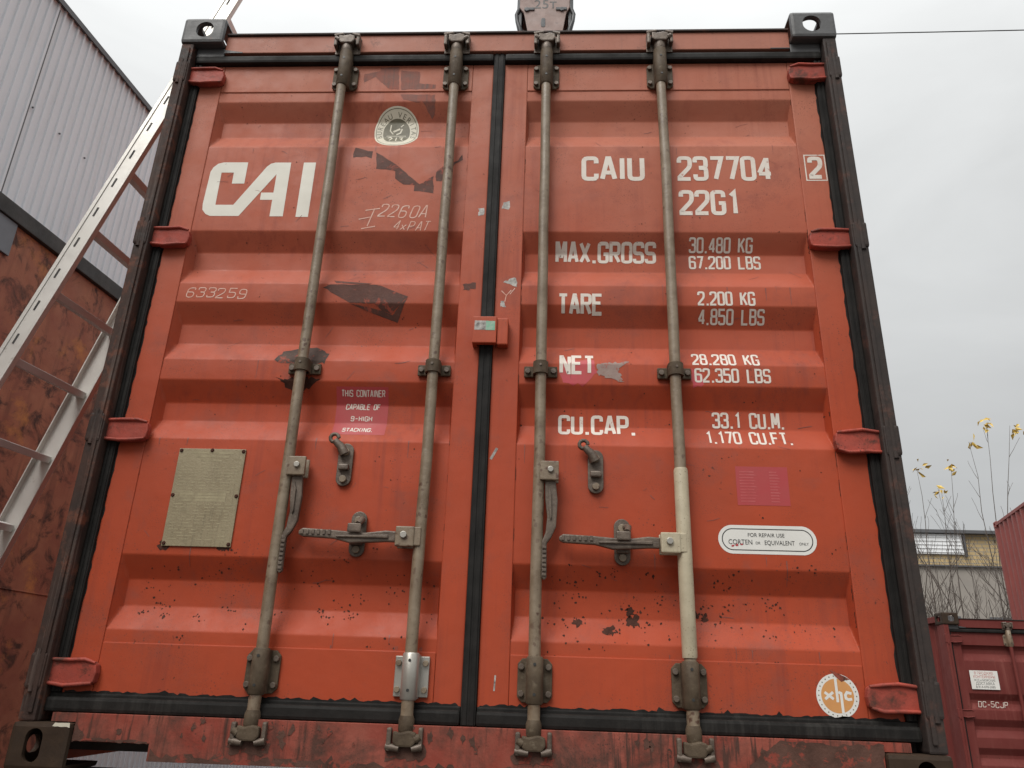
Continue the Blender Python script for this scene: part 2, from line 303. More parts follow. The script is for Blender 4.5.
# flat shapes painted or stuck on the door: follow every fold of the sheet
def onto_door(name, loops, m_, parent, eps=.0012, step=.00012, flat=None):
    t = bmesh.new()
    for k, lp in enumerate(loops):
        lay = t.verts.layers.float.get('e') or t.verts.layers.float.new('e')
        vs = [t.verts.new((x, 0, z)) for x, z in lp]
        for v in vs: v[lay] = (eps+step*(k % 5))*.4
        area = sum(lp[i][0]*lp[(i+1) % len(lp)][1]-lp[(i+1) % len(lp)][0]*lp[i][1] for i in range(len(lp)))
        if len(vs) < 5: t.faces.new(vs if area > 0 else vs[::-1]); continue
        for tri in tessellate_polygon([[Vector((x, z, 0)) for x, z in lp]]):
            q = [lp[i] for i in tri]; ar = (q[1][0]-q[0][0])*(q[2][1]-q[0][1])-(q[2][0]-q[0][0])*(q[1][1]-q[0][1])
            if abs(ar) < 1e-9: continue
            try: t.faces.new([vs[i] for i in (tri if ar > 0 else tri[::-1])])
            except ValueError: pass
    bmesh.ops.triangulate(t, faces=t.faces)
    lay = t.verts.layers.float['e']
    if flat is None:
        cuts = []
        for a, b_ in REC:
            for c, sg in ((a, -1), (b_, 1)):
                for k in (-RND, -RND/2, 0, RND/2, RND, 1-RND, 1-RND/2, 1, 1+RND/2, 1+RND): cuts.append(c+sg*k*SLP)
        for z in cuts: bmesh.ops.bisect_plane(t, geom=t.verts[:]+t.edges[:]+t.faces[:], plane_co=(0, 0, z), plane_no=(0, 0, 1), dist=1e-6)
        for v in t.verts: v.co.y = surf(v.co.x, v.co.z)-v[lay]
    else:
        for v in t.verts: v.co.y = flat-v[lay]
    me = bpy.data.meshes.new(name); t.to_mesh(me); t.free(); me.materials.append(M[m_])
    o = bpy.data.objects.new(name, me); S.collection.objects.link(o); o.parent = parent; return o

# ------------------------------------------------------------------ stencil letters: strokes on a 4 x 8 grid ('s' = sharp corner)
G = {
 'C': [[(4,6),(4,8),(0,8),(0,0),(4,0),(4,2)]], 'A': [[(0,0),(1.75,8,'s'),(2.25,8,'s'),(4,0)], [(.9,2.4),(3.1,2.4)]], 'I': [[(2,0),(2,8)]], 'U': [[(0,8),(0,0),(4,0),(4,8)]],
 '2': [[(0,6.2),(0,8),(4,8),(4,4.7),(0,.7,'s'),(0,0,'s'),(4,0)]], '3': [[(0,6.3),(0,8),(4,8),(4,4.3),(1.4,4.3)], [(1.6,4.1),(4,4.1),(4,0),(0,0),(0,1.7)]],
 '7': [[(0,8),(4,8,'s'),(1.6,0)]], '0': [[(0,0),(4,0),(4,8),(0,8),'c']], 'O': [[(0,0),(4,0),(4,8),(0,8),'c']], '4': [[(3.1,0),(3.1,8)], [(2.95,7.7),(.1,2.3)], [(-.1,2),(4.3,2)]],
 'G': [[(4,6),(4,8),(0,8),(0,0),(4,0),(4,3.8,'s'),(2.2,3.8)]], '1': [[(.9,6.6),(2.3,8,'s'),(2.3,0)]], 'M': [[(0,0),(0,8,'s'),(.6,8,'s'),(1.9,2.6,'s'),(2.3,2.6,'s'),(3.6,8,'s'),(4.2,8,'s'),(4.2,0)]],
 'X': [[(0,0),(4,8)], [(0,8),(4,0)]], 'R': [[(0,0),(0,8,'s'),(4,8),(4,4),(0,4)], [(2,4),(4,0)]], 'S': [[(4,6.3),(4,8),(0,8),(0,4.2),(4,4.2),(4,0),(0,0),(0,1.7)]],
 'T': [[(0,8),(4,8)], [(2,8),(2,0)]], 'E': [[(4,8),(0,8,'s'),(0,0,'s'),(4,0)], [(0,4.2),(3.4,4.2)]], 'N': [[(0,0),(0,8,'s'),(.5,8,'s'),(3.5,0,'s'),(4,0,'s'),(4,8)]],
 'K': [[(0,0),(0,8)], [(4,8),(.3,3.2)], [(1.5,4.8),(4,0)]], 'L': [[(0,8),(0,0,'s'),(4,0)]], 'B': [[(0,0,'s'),(4,0),(4,4.2),(0,4.2)], [(0,0),(0,8,'s'),(3.7,8),(3.7,4.2),(0,4.2)]],
 '8': [[(0,0),(4,0),(4,4.2),(0,4.2),'c'], [(.2,4.2),(3.8,4.2),(3.8,8),(.2,8),'c']], '6': [[(4,6.3),(4,8),(0,8),(0,0),(4,0),(4,4.5),(0,4.5)]],
 '9': [[(0,1.7),(0,0),(4,0),(4,8),(0,8),(0,3.8),(4,3.8)]], '5': [[(4,8),(0,8,'s'),(0,4.6,'s'),(4,4.6),(4,0),(0,0),(0,1.6)]], 'P': [[(0,0),(0,8,'s'),(4,8),(4,3.8),(0,3.8)]],
 'F': [[(4,8),(0,8,'s'),(0,0)], [(0,4.2),(3.3,4.2)]], 'H': [[(0,0),(0,8)], [(4,0),(4,8)], [(0,4.1),(4,4.1)]], 'Q': [[(0,0),(4,0),(4,8),(0,8),'c'], [(2.4,2),(4.4,-.8)]],
 'V': [[(0,8),(2,0,'s'),(4,8)]], 'Y': [[(0,8),(2,4),(4,8)], [(2,4),(2,0)]], 'D': [[(0,0,'s'),(4,0),(4,8),(0,8,'s'),'c']], '-': [[(.5,4),(3.5,4)]], 'J': [[(0,2),(0,0),(4,0),(4,8)]],
 'Z': [[(0,8),(4,8,'s'),(0,0,'s'),(4,0)]], 'x': [[(0,0),(3.4,4.4)], [(0,4.4),(3.4,0)]]}
ADV = {'I': 1.0, '1': 3.2, '.': 1.4, ' ': 3.4, 'M': 4.2}
def rounded(pts, rad):
    closed = pts[-1] == 'c'; P = [p for p in pts if p != 'c']; n = len(P); out_ = []
    for i, p in enumerate(P):
        v = Vector(p[:2])
        if (not closed and i in (0, n-1)) or len(p) > 2: out_.append(v); continue
        a = Vector(P[i-1][:2])-v; b_ = Vector(P[(i+1) % n][:2])-v; rr = min(rad, a.length*.49, b_.length*.49)
        a.normalize(); b_.normalize()
        for k in range(4):
            tt = k/3; out_.append((v+a*rr)*(1-tt)**2+v*2*tt*(1-tt)+(v+b_*rr)*tt*tt)
    return out_, closed
def ribbon(pts, closed, hw):
    n = len(pts); Lf, Rt = [], []
    for i in range(n):
        a = pts[i-1] if (i or closed) else None; b_ = pts[(i+1) % n] if (i < n-1 or closed) else None; p = pts[i]
        d1 = (p-a).normalized() if a is not None else None; d2 = (b_-p).normalized() if b_ is not None else None
        if d1 is None: d1 = d2
        if d2 is None: d2 = d1
        n1 = Vector((-d1.y, d1.x)); n2 = Vector((-d2.y, d2.x)); mm = (n1+n2)
        mm = mm.normalized() if mm.length > 1e-4 else n1
        k = hw/max(.5, mm.dot(n1)); Lf.append(p+mm*k); Rt.append(p-mm*k)
    m_ = n if closed else n-1
    return [[tuple(Rt[i]), tuple(Rt[(i+1) % n]), tuple(Lf[(i+1) % n]), tuple(Lf[i])] for i in range(m_)]
def strokes(text, x0, x1, z0, z1, wt=.15, slant=0, jitter=None, rad=1.3):
    """text filling the box x0..x1, z0..z1 (outer edges); wt = stroke width as a share of the height"""
    h = z1-z0; hw = h*wt/2; total = 0; gap = 1.9; xs = []
    for ch in text:
        xs.append(total); total += ADV.get(ch, 4)+gap
    total -= gap; sx = (x1-x0-2*hw)/total; sz = (h-2*hw)/8; quads = []
    for ch, xo in zip(text, xs):
        if ch == ' ': continue
        off = Vector((x0+hw+xo*sx, z0+hw))
        jx = jitter.uniform(-.4, .4) if jitter else 0; jz = jitter.uniform(-.7, .7) if jitter else 0
        if ch == '.': 
            c = off+Vector((.7*sx, 0)); quads.append([(c.x-hw, c.y-hw), (c.x+hw, c.y-hw), (c.x+hw, c.y+hw), (c.x-hw, c.y+hw)]); continue
        for k, pl in enumerate(G[ch]):
            dx = 2-.5 if ch == 'I' else 0
            pp = [('c' if p == 'c' else (((p[0]-dx+jx)*sx+off.x+slant*(p[1])*sz, (p[1]+jz)*sz+off.y)+tuple(p[2:]))) for p in pl]
            ps, cl_ = rounded(pp, rad*min(sx, sz)); quads += [('k', k, q) for q in ribbon(ps, cl_, hw)]
    return quads
def letters(name, specs, m_, parent, eps=.0016, flat=None):
    L0, L1 = [], []
    for sp in specs:
        for q in strokes(*sp[:5], **(sp[5] if len(sp) > 5 else {})):
            if isinstance(q, tuple): (L1 if q[1] % 2 else L0).append(q[2])
            else: L0.append(q)
    t1 = onto_door(name, L0, m_, parent, eps, .00015, flat)
    if L1:
        t2 = onto_door('t', L1, m_, None, eps+.0009, .00015, flat); b_ = bmesh.new(); b_.from_mesh(t1.data); b_.from_mesh(t2.data); b_.to_mesh(t1.data); b_.free()
        bpy.data.objects.remove(t2)
    return t1
def font_shape(text, size, x, z, sx=1.0, align='CENTER', rot=0):
    c = bpy.data.curves.new('f', 'FONT'); c.body = text; c.size = size; c.align_x = align; c.resolution_u = 3
    o = bpy.data.objects.new('f', c); S.collection.objects.link(o)
    me = bpy.data.meshes.new_from_object(o.evaluated_get(bpy.context.evaluated_depsgraph_get()))
    bpy.data.objects.remove(o); b_ = bmesh.new(); b_.from_mesh(me); bpy.data.meshes.remove(me)
    lo = []
    for f_ in b_.faces:
        lo.append([(x+sx*v.co.x*math.cos(rot)-v.co.y*math.sin(rot), z+sx*v.co.x*math.sin(rot)+v.co.y*math.cos(rot)) for v in f_.verts])
    b_.free(); return lo
def circle(cx, cz, rx, rz=None, n=40): return [(cx+rx*math.cos(2*math.pi*k/n), cz+(rz or rx)*math.sin(2*math.pi*k/n)) for k in range(n)]
def annulus(cx, cz, r0_, r1_, n=40, kz=1):
    P = []
    for k in range(n):
        a, b_ = 2*math.pi*k/n, 2*math.pi*(k+1)/n
        P.append([(cx+r0_*math.cos(a), cz+kz*r0_*math.sin(a)), (cx+r1_*math.cos(a), cz+kz*r1_*math.sin(a)), (cx+r1_*math.cos(b_), cz+kz*r1_*math.sin(b_)), (cx+r0_*math.cos(b_), cz+kz*r0_*math.sin(b_))])
    return P
def splat(cx, cz, rr, rng, n=13, sq=1.0):
    return [(cx+rr*rng.uniform(.35, 1.15)*math.cos(2*math.pi*k/n), cz+sq*rr*rng.uniform(.35, 1.15)*math.sin(2*math.pi*k/n)) for k in range(n)]
def jag(lp, rng, amp=.004, step=.014):
    o_ = []
    for i, a in enumerate(lp):
        b_ = lp[(i+1) % len(lp)]; d = math.hypot(b_[0]-a[0], b_[1]-a[1]); n = max(1, int(d/step))
        for k in range(n):
            t_ = k/n; o_.append((a[0]+(b_[0]-a[0])*t_+rng.uniform(-amp, amp), a[1]+(b_[1]-a[1])*t_+rng.uniform(-amp, amp)))
    return o_

# ------------------------------------------------------------------ castings (hollow, holes cut through)
def casting_mesh(name, front_w, front_h, flip=1, top=True):
    """corner block, outer corner at origin, body towards +x*flip, +y, z 0...118"""
    def ob(mb): 
        o = mb.build('t', 'cast_top'); return o
    W_, D_, H_ = .162, .178, .118
    base = ob(MB().box(0, W_, 0, D_, 0, H_, .012)); cut = []
    cut.append(ob(MB().box(.014, W_+.02, .014, D_+.02, (.016 if top else .014), H_-.014, 0)))
    cut.append(ob(MB().prism(stadium(W_*.53 if top else W_*.42, H_*.52, front_w, front_h), -.02, .05)))
    cut.append(ob(MB().prism(stadium(D_*.52, H_*.5, .09 if top else .06, .06 if top else .045), -.02, .05, xf=Matrix(((0, 1, 0, 0), (1, 0, 0, 0), (0, 0, 1, 0), (0, 0, 0, 1))))))
    zc = H_-.05 if top else -.02
    cut.append(ob(MB().prism(stadium(W_*.5, D_*.5, .07, .125), zc, zc+.08, xf=Matrix(((1, 0, 0, 0), (0, 0, 1, 0), (0, 1, 0, 0), (0, 0, 0, 1))))))
    for c in cut:
        md = base.modifiers.new('b', 'BOOLEAN'); md.operation = 'DIFFERENCE'; md.object = c; md.solver = 'EXACT'
    dg = bpy.context.evaluated_depsgraph_get(); me = bpy.data.meshes.new_from_object(base.evaluated_get(dg)); me.name = name
    for c in cut+[base]: bpy.data.objects.remove(c)
    if flip < 0:
        b_ = bmesh.new(); b_.from_mesh(me)
        for v in b_.verts: v.co.x *= -1
        bmesh.ops.reverse_faces(b_, faces=b_.faces); b_.to_mesh(me); b_.free()
    me.materials.clear(); return me
CT = {(s_, tp): casting_mesh('corner_casting', .066 if tp else .047, .074 if tp else .083, s_, tp) for s_ in (1, -1) for tp in (True, False)}

def corrugated_strip(t, a, b_, z0, z1, x, sgn, axis='y', pitch=.278, dep=.036, start_out=.5):
    """vertical trapezoid sheet running along y at x (or along x at y=x)"""
    pts = []; y = a
    prof = ((0, 0), (.07, 0), (.138, 1), (.21, 1), (.278, 0))
    while y < b_-1e-6:
        for (q0, d0) in prof[:-1]:
            yy = y+q0
            if yy <= b_: pts.append((yy, d0))
        y += pitch
    pts.append((b_, 0))
    prev = None
    for (yy, d) in pts:
        xx = x-sgn*dep*d
        v = (t.verts.new((xx, yy, z0)), t.verts.new((xx, yy, z1))) if axis == 'y' else (t.verts.new((yy, xx, z0)), t.verts.new((yy, xx, z1)))
        if prev: t.faces.new((prev[0], v[0], v[1], prev[1]))
        prev = v
LEN, HT = 6.058, 2.591
def mesh_obj(t, name, m_, parent, recalc=True):
    if recalc: bmesh.ops.recalc_face_normals(t, faces=t.faces)
    me = bpy.data.meshes.new(name); t.to_mesh(me); t.free(); me.materials.append(M[m_]); o = bpy.data.objects.new(name, me)
    S.collection.objects.link(o); o.parent = parent; return o
def container_shell(root, paint, header, sill, mpostL, mpostR, mct, mcb, recs, split=(-.033, .017)):
    for s_ in (-1, 1):
        for yb in (0, 1):
            for tp in (0, 1):
                o = bpy.data.objects.new('corner_casting', CT[(-s_ if not yb else s_, bool(tp))].copy())
                o.data.materials.append(M[mct if tp else mcb]); S.collection.objects.link(o); o.parent = root
                o.location = (s_*1.219, LEN if yb else 0, (HT-.118) if tp else 0)
                if yb: o.rotation_euler = (0, 0, math.pi)
        pm = mpostL if s_ < 0 else mpostR
        p = MB(); a, b_ = sorted((s_*1.214, s_*1.166)); p.box(a, b_, .008, .105, .1185, HT-.1185, .006)
        a, b_ = sorted((s_*1.1655, s_*1.128)); p.box(a, b_, .078, .105, .1185, HT-.1185, .002)
        a, b_ = sorted((s_*1.188, s_*1.176)); p.box(a, b_, .002, .0085, .14, HT-.14, .002)
        p.build('corner_post', pm, root)
        p = MB(); a, b_ = sorted((s_*1.214, s_*1.10)); p.box(a, b_, LEN-.09, LEN-.004, .1185, HT-.1185, .006); p.build('corner_post', paint, root)
        p = MB(); a, b_ = sorted((s_*1.216, s_*1.156)); p.box(a, b_, .179, LEN-.179, HT-.09, HT-.03, .004); p.build('top_side_rail', paint, root)
        p = MB(); a, b_ = sorted((s_*1.216, s_*1.17)); p.box(a, b_, .179, LEN-.179, .012, .16, .004); p.build('bottom_side_rail', paint, root)
        t = bmesh.new(); corrugated_strip(t, .10, LEN-.06, .15, HT-.05, s_*1.208, s_); mesh_obj(t, 'side_panel', paint, root)
    t = bmesh.new(); corrugated_strip(t, -1.12, 1.12, .15, HT-.05, LEN-.02, 1, 'x'); mesh_obj(t, 'end_panel', paint, root)
    r_ = MB(); r_.box(-1.15, 1.15, .10, LEN-.02, 2.50, 2.512)
    k = .25
    while k < LEN-.2: r_.box(-1.05, 1.05, k, k+.09, 2.512, 2.526, .006); k += .21
    r_.build('roof', paint, root)
    h = MB(); h.box(-1.056, 1.056, .034, .10, 2.449, 2.530, .003); h.box(-1.128, 1.128, .066, .12, 2.40, 2.4485)
    q = MB(); q.box(-1.056, 1.056, .026, .11, 2.5305, 2.539, .002); q.build('drip_edge', 'post_r', root)
    q = MB()
    for s_ in (-1, 1):
        a, b_ = sorted((s_*1.0565, s_*1.1655)); q.box(a, b_, .036, .105, 2.412, HT-.1185, .004)
        a, b_ = sorted((s_*.985, s_*1.056)); q.prism([(a, 2.4475), (b_, 2.4475), ((b_, 2.462)[0] if s_ > 0 else b_, 2.451), ((a, 2.451) if s_ > 0 else (a, 2.462))], .031, .0335)
    q.build('corner_gusset', 'cast_top', root)
    h.build('door_header', header, root)
    e = MB(); e.box(-1.056, 1.056, LEN-.09, LEN-.004, 2.48, HT-.008, .003); e.box(-1.056, 1.056, LEN-.09, LEN-.004, .012, .16, .003); e.build('end_frame', paint, root)
    s2 = MB()
    pts = [(-1.056, .074), (-.845, .074), (-.845, .032), (.845, .032), (.845, .074), (1.056, .074), (1.056, .143), (-1.056, .143)]
    s2.prism(pts, .014, .022, bev=.002); s2.box(-1.128, 1.128, .0225, .12, .12, .142)
    s2.build('door_sill', sill, root)
    fl = MB(); fl.box(-1.168, 1.168, .13, LEN-.1, .135, .162)
    k = .16
    while k < LEN-.2: fl.box(-1.168, 1.168, k, k+.045, .042, .1345); k += .30
    fl.build('underframe', 'floor', root)
    return root
def gaskets(root_l, root_r, full=True):
    def lip(mb, a, b_, c, d, vert):
        if vert:
            w = b_-a; mb.box(a, b_, .046, .066, c, d, .004); mb.box(a+w*.12, a+w*.40, .0435, .0465, c+.002, d-.002, .001); mb.box(b_-w*.42, b_-w*.14, .0435, .0465, c+.002, d-.002, .001)
        else:
            w = d-c; mb.box(a, b_, .034, .066, c+.001, d-.010, .009); mb.box(a, b_, .050, .0665, d-.018, d, .004)
    g = MB(); lip(g, -1.166, -1.1365, .192, 2.404, True); lip(g, -1.166, -.0295, 2.4035, 2.4475, False); lip(g, -1.166, -.0295, .142, .1915, False); gl = g.build('door_gasket', 'rubber', root_l)
    g = MB(); lip(g, 1.1365, 1.166, .192, 2.404, True); lip(g, .0135, 1.166, 2.4035, 2.4475, False); lip(g, .0135, 1.166, .142, .1915, False); g.build('door_gasket', 'rubber', root_r)
    g = MB(); lip(g, -.0290, .0130, .143, 2.447, True); g.build('door_gasket', 'rubber', root_l)
HZ = [2.338, 1.641, .946, .246]
def hinges(dl, dr, m_, mks):
    rng = random.Random(4)
    for s_, d in ((-1, dl), (1, dr)):
        for hz in HZ:
            mk = mks[0 if s_ < 0 else 1]; h = MB(); j = rng.uniform(-.004, .004)
            P = [(1.171, -.032), (1.171, .032), (1.10, .034), (1.055, .031), (1.042, .022), (1.038, 0), (1.042, -.024), (1.056, -.032), (1.10, -.035)]
            P = [(s_*x, hz+z+j) for x, z in P]
            h.prism(P, .030, .056, bev=.004)
            for k in (-1, 1):
                h.tube([(s_*1.046, .031, hz+k*.026+j), (s_*1.075, .028, hz+k*.032), (s_*1.12, .027, hz+k*.033+j*1.3), (s_*1.172, .028, hz+k*.030)], [.004, .0055, .0055, .005], 8)
            hg = h.build('hinge', m_, d)
            q = MB(); q.box(*sorted((s_*1.170, s_*1.2165)), .003, .045, hz-.046, hz+.046, .008); q.build('hinge_barrel', mk, hg)
            q = MB(); q.tube([(s_*1.196, .010, hz-.054), (s_*1.196, .010, hz+.056)], .009, 10); q.build('hinge_pin', mk, hg)

def locking_rod(root, x, zb=.10, zt=2.50, m_='galv', br=('galv_br', 'galv_br', 'galv_br'), side=1, lever=None, detail=True, square_low=False, rodm=None):
    Y = .020; R0 = .0168
    rod = MB(); rb = random.Random(int(x*1000)); rod.tube([(x, Y, zb+.04)]+[(x+rb.uniform(-.0022, .0022), Y, zb+.2+k*.2) for k in range(11)]+[(x, Y, zt-.035)], R0, 20)
    rod = rod.build('locking_rod', rodm or m_, root)
    # brackets
    for (zc, hh, mm, low) in ((2.335, .058, br[0], 0), (.262, .058, br[2], 1)):
        b_ = MB(); w = .047
        if low and square_low: b_.box(x-w, x+w, .046, .056, zc-.052, zc+.052, .002)
        else: b_.prism([(x+a, zc+c) for a, c in ((-w, -.042), (-.034, -.056), (.034, -.056), (w, -.042), (w, .042), (.034, .056), (-.034, .056), (-w, .042))], .046, .056, bev=.003)
        z0, z1 = (zc-.062, zc+.10) if not low else (zc-.060, zc+.060)
        b_.tube([(x, Y+.002, z0), (x, Y+.002, z0+.004), (x, Y+.002, z1-.004), (x, Y+.002, z1)], [.0195, .0230, .0230, .0195], 22)
        b_.box(x-.023, x+.023, Y+.002, .046, z0+.004, z1-.004)
        bo = b_.build('rod_bracket', mm, rod)
        q = MB()
        for a in (-1, 1):
            for c in (-1, 1): hexbolt(q, x+a*.037, .046, zc+c*.034, .0085, .009, 8)
        q.build('bracket_bolt', 'galv_dk' if mm != 'galv_new' else 'galv', rod)
        q = MB()
        for c in ((-.028, .055) if not low else (-.035, .04)): q.prism([(x+.0042*math.cos(k*.785), zc+c+.0042*math.sin(k*.785)) for k in range(8)], Y-.0220, Y-.018)
        q.build('grease_hole', 'ink', rod)
    for zc in (1.163,):
        b_ = MB(); b_.box(x-.052, x+.052, .046, .058, zc-.018, zc+.018, .004)
        b_.tube([(x, Y, zc-.02), (x, Y, zc+.02)], .0235, 20); b_.box(x-.0235, x+.0235, Y, .046, zc-.02, zc+.02, .002)
        b_.build('rod_clamp', br[1], rod)
        q = MB(); hexbolt(q, x-.040, .046, zc, .009, .008, 8); hexbolt(q, x+.040, .046, zc, .009, .008, 8)
        q.prism([(x+.004*math.cos(k*.785), zc+.004+.004*math.sin(k*.785)) for k in range(8)], Y-.0255, Y-.02); q.build('clamp_bolt', 'galv_dk', rod)
    # cam ends
    for tp in (0, 1):
        zc = zt-.02 if tp else zb+.01; s_ = 1 if tp else -1
        c = MB(); c.tube([(x, Y, zc-s_*.055), (x, Y, zc-s_*.045), (x, Y, zc-s_*.02), (x, Y, zc-s_*.012)], [R0*1.05, .021, .021, .017], 18)
        P = [(x-.030, zc-.010), (x-.018, zc-.020), (x+.022, zc-.020), (x+.032, zc-.006), (x+.030, zc+.014), (x+.012, zc+.020), (x-.012, zc+.014), (x-.030, zc+.018)]
        c.prism(P, -.004, .036, bev=.005); c.tube([(x-side*.03, .006, zc), (x-side*.043, .002, zc+.006)], [.012, .008], 10)
        c.build('cam_end', 'galv_dk' if tp else 'galv_br', rod)
        k = MB()
        k.box(x-.047, x-.034, -.001, .030, zc-.030, zc+.026, .005); k.box(x+.036, x+.048, .000, .030, zc-.026, zc+.028, .005)
        k.box(x-.047, x+.048, .0305, .0335, zc-.045, zc+.030, .001)
        k.tube([(x-.047, .008, zc+s_*.020), (x-.012, .004, zc+s_*.024)], [.010, .009], 10); k.tube([(x+.046, .008, zc+s_*.018), (x+.020, .004, zc+s_*.024)], [.011, .008], 10)
        k.build('cam_keeper', 'galv_dk', root)
    if lever == 'down':
        h = MB(); hx = x+.031; h.box(hx-.024, hx+.028, -.004, .010, .805, .862, .003); h.box(hx-.024, hx+.028, .034, .044, .805, .862, .003); h.box(hx-.026, hx-.016, -.002, .042, .807, .860)
        ho = h.build('handle_hub', m_ if not rodm else 'beige', rod)
        q = MB(); hexbolt(q, hx+.004, -.004, .836, .009, .007, 8); q.build('hub_bolt', 'galv_new', rod)
        q = MB(); q.prism([(hx-.012, .806), (hx+.020, .806), (hx+.026, .745), (hx+.022, .672), (hx+.008, .640), (hx-.004, .625), (hx-.003, .53), (hx-.010, .522), (hx-.018, .530), (hx-.019, .628), (hx-.008, .655), (hx-.004, .70), (hx-.010, .75)], .010, .026, bev=.004)
        q.prism([(hx+.000, .790), (hx+.008, .765), (hx+.009, .70), (hx+.005, .69), (hx-.001, .74)], .004, .0105, bev=.002)
        for k in range(7): q.box(hx-.016, hx-.005, .0065, .0105, .534+k*.0125, .541+k*.0125, .001)
        q.build('handle', 'galv_dk', rod)
    if lever == 'across':
        s_ = -1; hx = x-.035; h = MB()
        hm = m_ if not rodm else 'beige'
        h.box(x-.068, x-.014, -.006, .010, .604, .661, .004); h.box(x-.068, x-.014, .034, .044, .604, .661, .003); h.box(x-.018, x+.004, -.002, .042, .607, .66, .003)
        h.build('handle_hub', 'beige' if square_low == 'b' else 'galv', rod)
        q = MB(); hexbolt(q, x-.044, -.006, .636, .010, .007, 8); q.build('hub_bolt', 'galv_new', rod)
        q = MB(); X = lambda d: x-d
        q.prism([(X(.068), .648), (X(.10), .650), (X(.16), .642), (X(.21), .645), (X(.25), .648), (X(.34), .652), (X(.352), .644), (X(.352), .634), (X(.34), .628), (X(.25), .624), (X(.20), .612), (X(.16), .614), (X(.10), .618), (X(.068), .618)], .008, .026, bev=.004)
        q.prism([(X(.09), .637), (X(.24), .632), (X(.24), .627), (X(.09), .627)], .002, .0085, bev=.002)
        for k in range(6): q.box(X(.345-k*.016), X(.337-k*.016), .0045, .0085, .634, .648, .001)
        q.build('handle', 'galv_dk', rod)
    return rod
def catches(d, xs, kind):
    for x, z, up in xs:
        c = MB(); c.prism(stadium(x, z, .046, .132), .048, .057, bev=.002)
        if up:
            c.tube([(x-.002, .040, z+.030), (x-.014, .034, z+.052), (x-.034, .034, z+.070)], [.016, .013, .010], 10)
            c.tube([(x-.036+.013*math.cos(a*.6), .034, z+.078+.013*math.sin(a*.6)) for a in range(0, 11)], .006, 8)
            c.box(x-.016, x+.016, .030, .048, z-.020, z-.002, .005)
        else:
            c.box(x-.018, x+.018, .030, .048, z-.034, z-.016, .004); c.box(x-.020, x+.020, -.004, .0035, z-.004, z+.022, .004)
            c.tube([(x+.010, .000, z+.020), (x+.016, .018, z+.036), (x+.010, .040, z+.040)], [.009, .009, .010], 10)
        o = c.build('handle_catch', 'galv_dk', d)
        q = MB(); hexbolt(q, x, .048, z+.038, .012, .010, 10); hexbolt(q, x, .048, z-.046, .011, .009, 10); q.build('catch_bolt', 'galv', d)

# =================================================================== THE CONTAINER
root = thing('shipping_container', 'large orange-red shipping container with closed double doors, black gaskets and white CAI lettering', 'shipping container')
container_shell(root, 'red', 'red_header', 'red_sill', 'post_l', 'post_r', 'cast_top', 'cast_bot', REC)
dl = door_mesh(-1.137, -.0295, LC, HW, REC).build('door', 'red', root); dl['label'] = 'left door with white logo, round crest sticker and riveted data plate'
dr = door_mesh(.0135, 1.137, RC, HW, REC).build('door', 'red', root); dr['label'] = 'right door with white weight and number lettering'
gaskets(dl, dr); hinges(dl, dr, 'red_hinge', ('post_l', 'post_r'))
rods = [locking_rod(root, -.581, lever='down', side=1), locking_rod(root, -.1675, lever='across', br=('galv_br', 'galv_br', 'galv_new'), square_low=True, side=-1),
        locking_rod(root, .1675, lever='down', side=1), locking_rod(root, .581, lever='across', side=-1, square_low=False)]
rods[1].children[0]
sl_ = MB(); sl_.tube([(.581, .020, .33), (.581, .020, .34), (.581, .020, .845), (.581, .020, .852)], [.0195, .0205, .0205, .0185], 22)
so_ = sl_.build('repair_sleeve', 'beige', rods[3]); so_['label'] = 'scuffed beige lower half of the pole'
for ch in rods[3].children:
    if ch.name.startswith('handle_hub'): ch.data.materials[0] = M['beige']
catches(dl, [(-.418, .853, True), (-.356, .645, False)], 0); catches(dr, [(.336, .846, True), (.410, .640, False)], 0)
# block over the seam, on the left door
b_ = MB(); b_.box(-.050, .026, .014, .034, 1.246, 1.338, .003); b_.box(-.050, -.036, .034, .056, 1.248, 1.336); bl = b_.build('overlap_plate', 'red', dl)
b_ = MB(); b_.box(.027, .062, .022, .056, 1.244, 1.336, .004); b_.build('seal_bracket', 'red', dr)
onto_door('seal_tag', [[(-.044, 1.290), (.0, 1.290), (.0, 1.322), (-.044, 1.322)]], 'foil', bl, .0012, 0, .014)
onto_door('seal_tag', [[(-.008, 1.289), (.021, 1.289), (.021, 1.321), (-.008, 1.321)]], 'green', bl, .0018, 0, .014)

# ---- lettering on the right door
T = [('CAIU', .296, .515, 1.887, 1.990, dict(wt=.16)), ('237704', .627, .951, 1.887, 1.990, dict(wt=.15)), ('22G1', .627, .831, 1.748, 1.849, dict(wt=.15)),
     ('2', 1.073, 1.123, 1.893, 1.985, dict(wt=.17))]
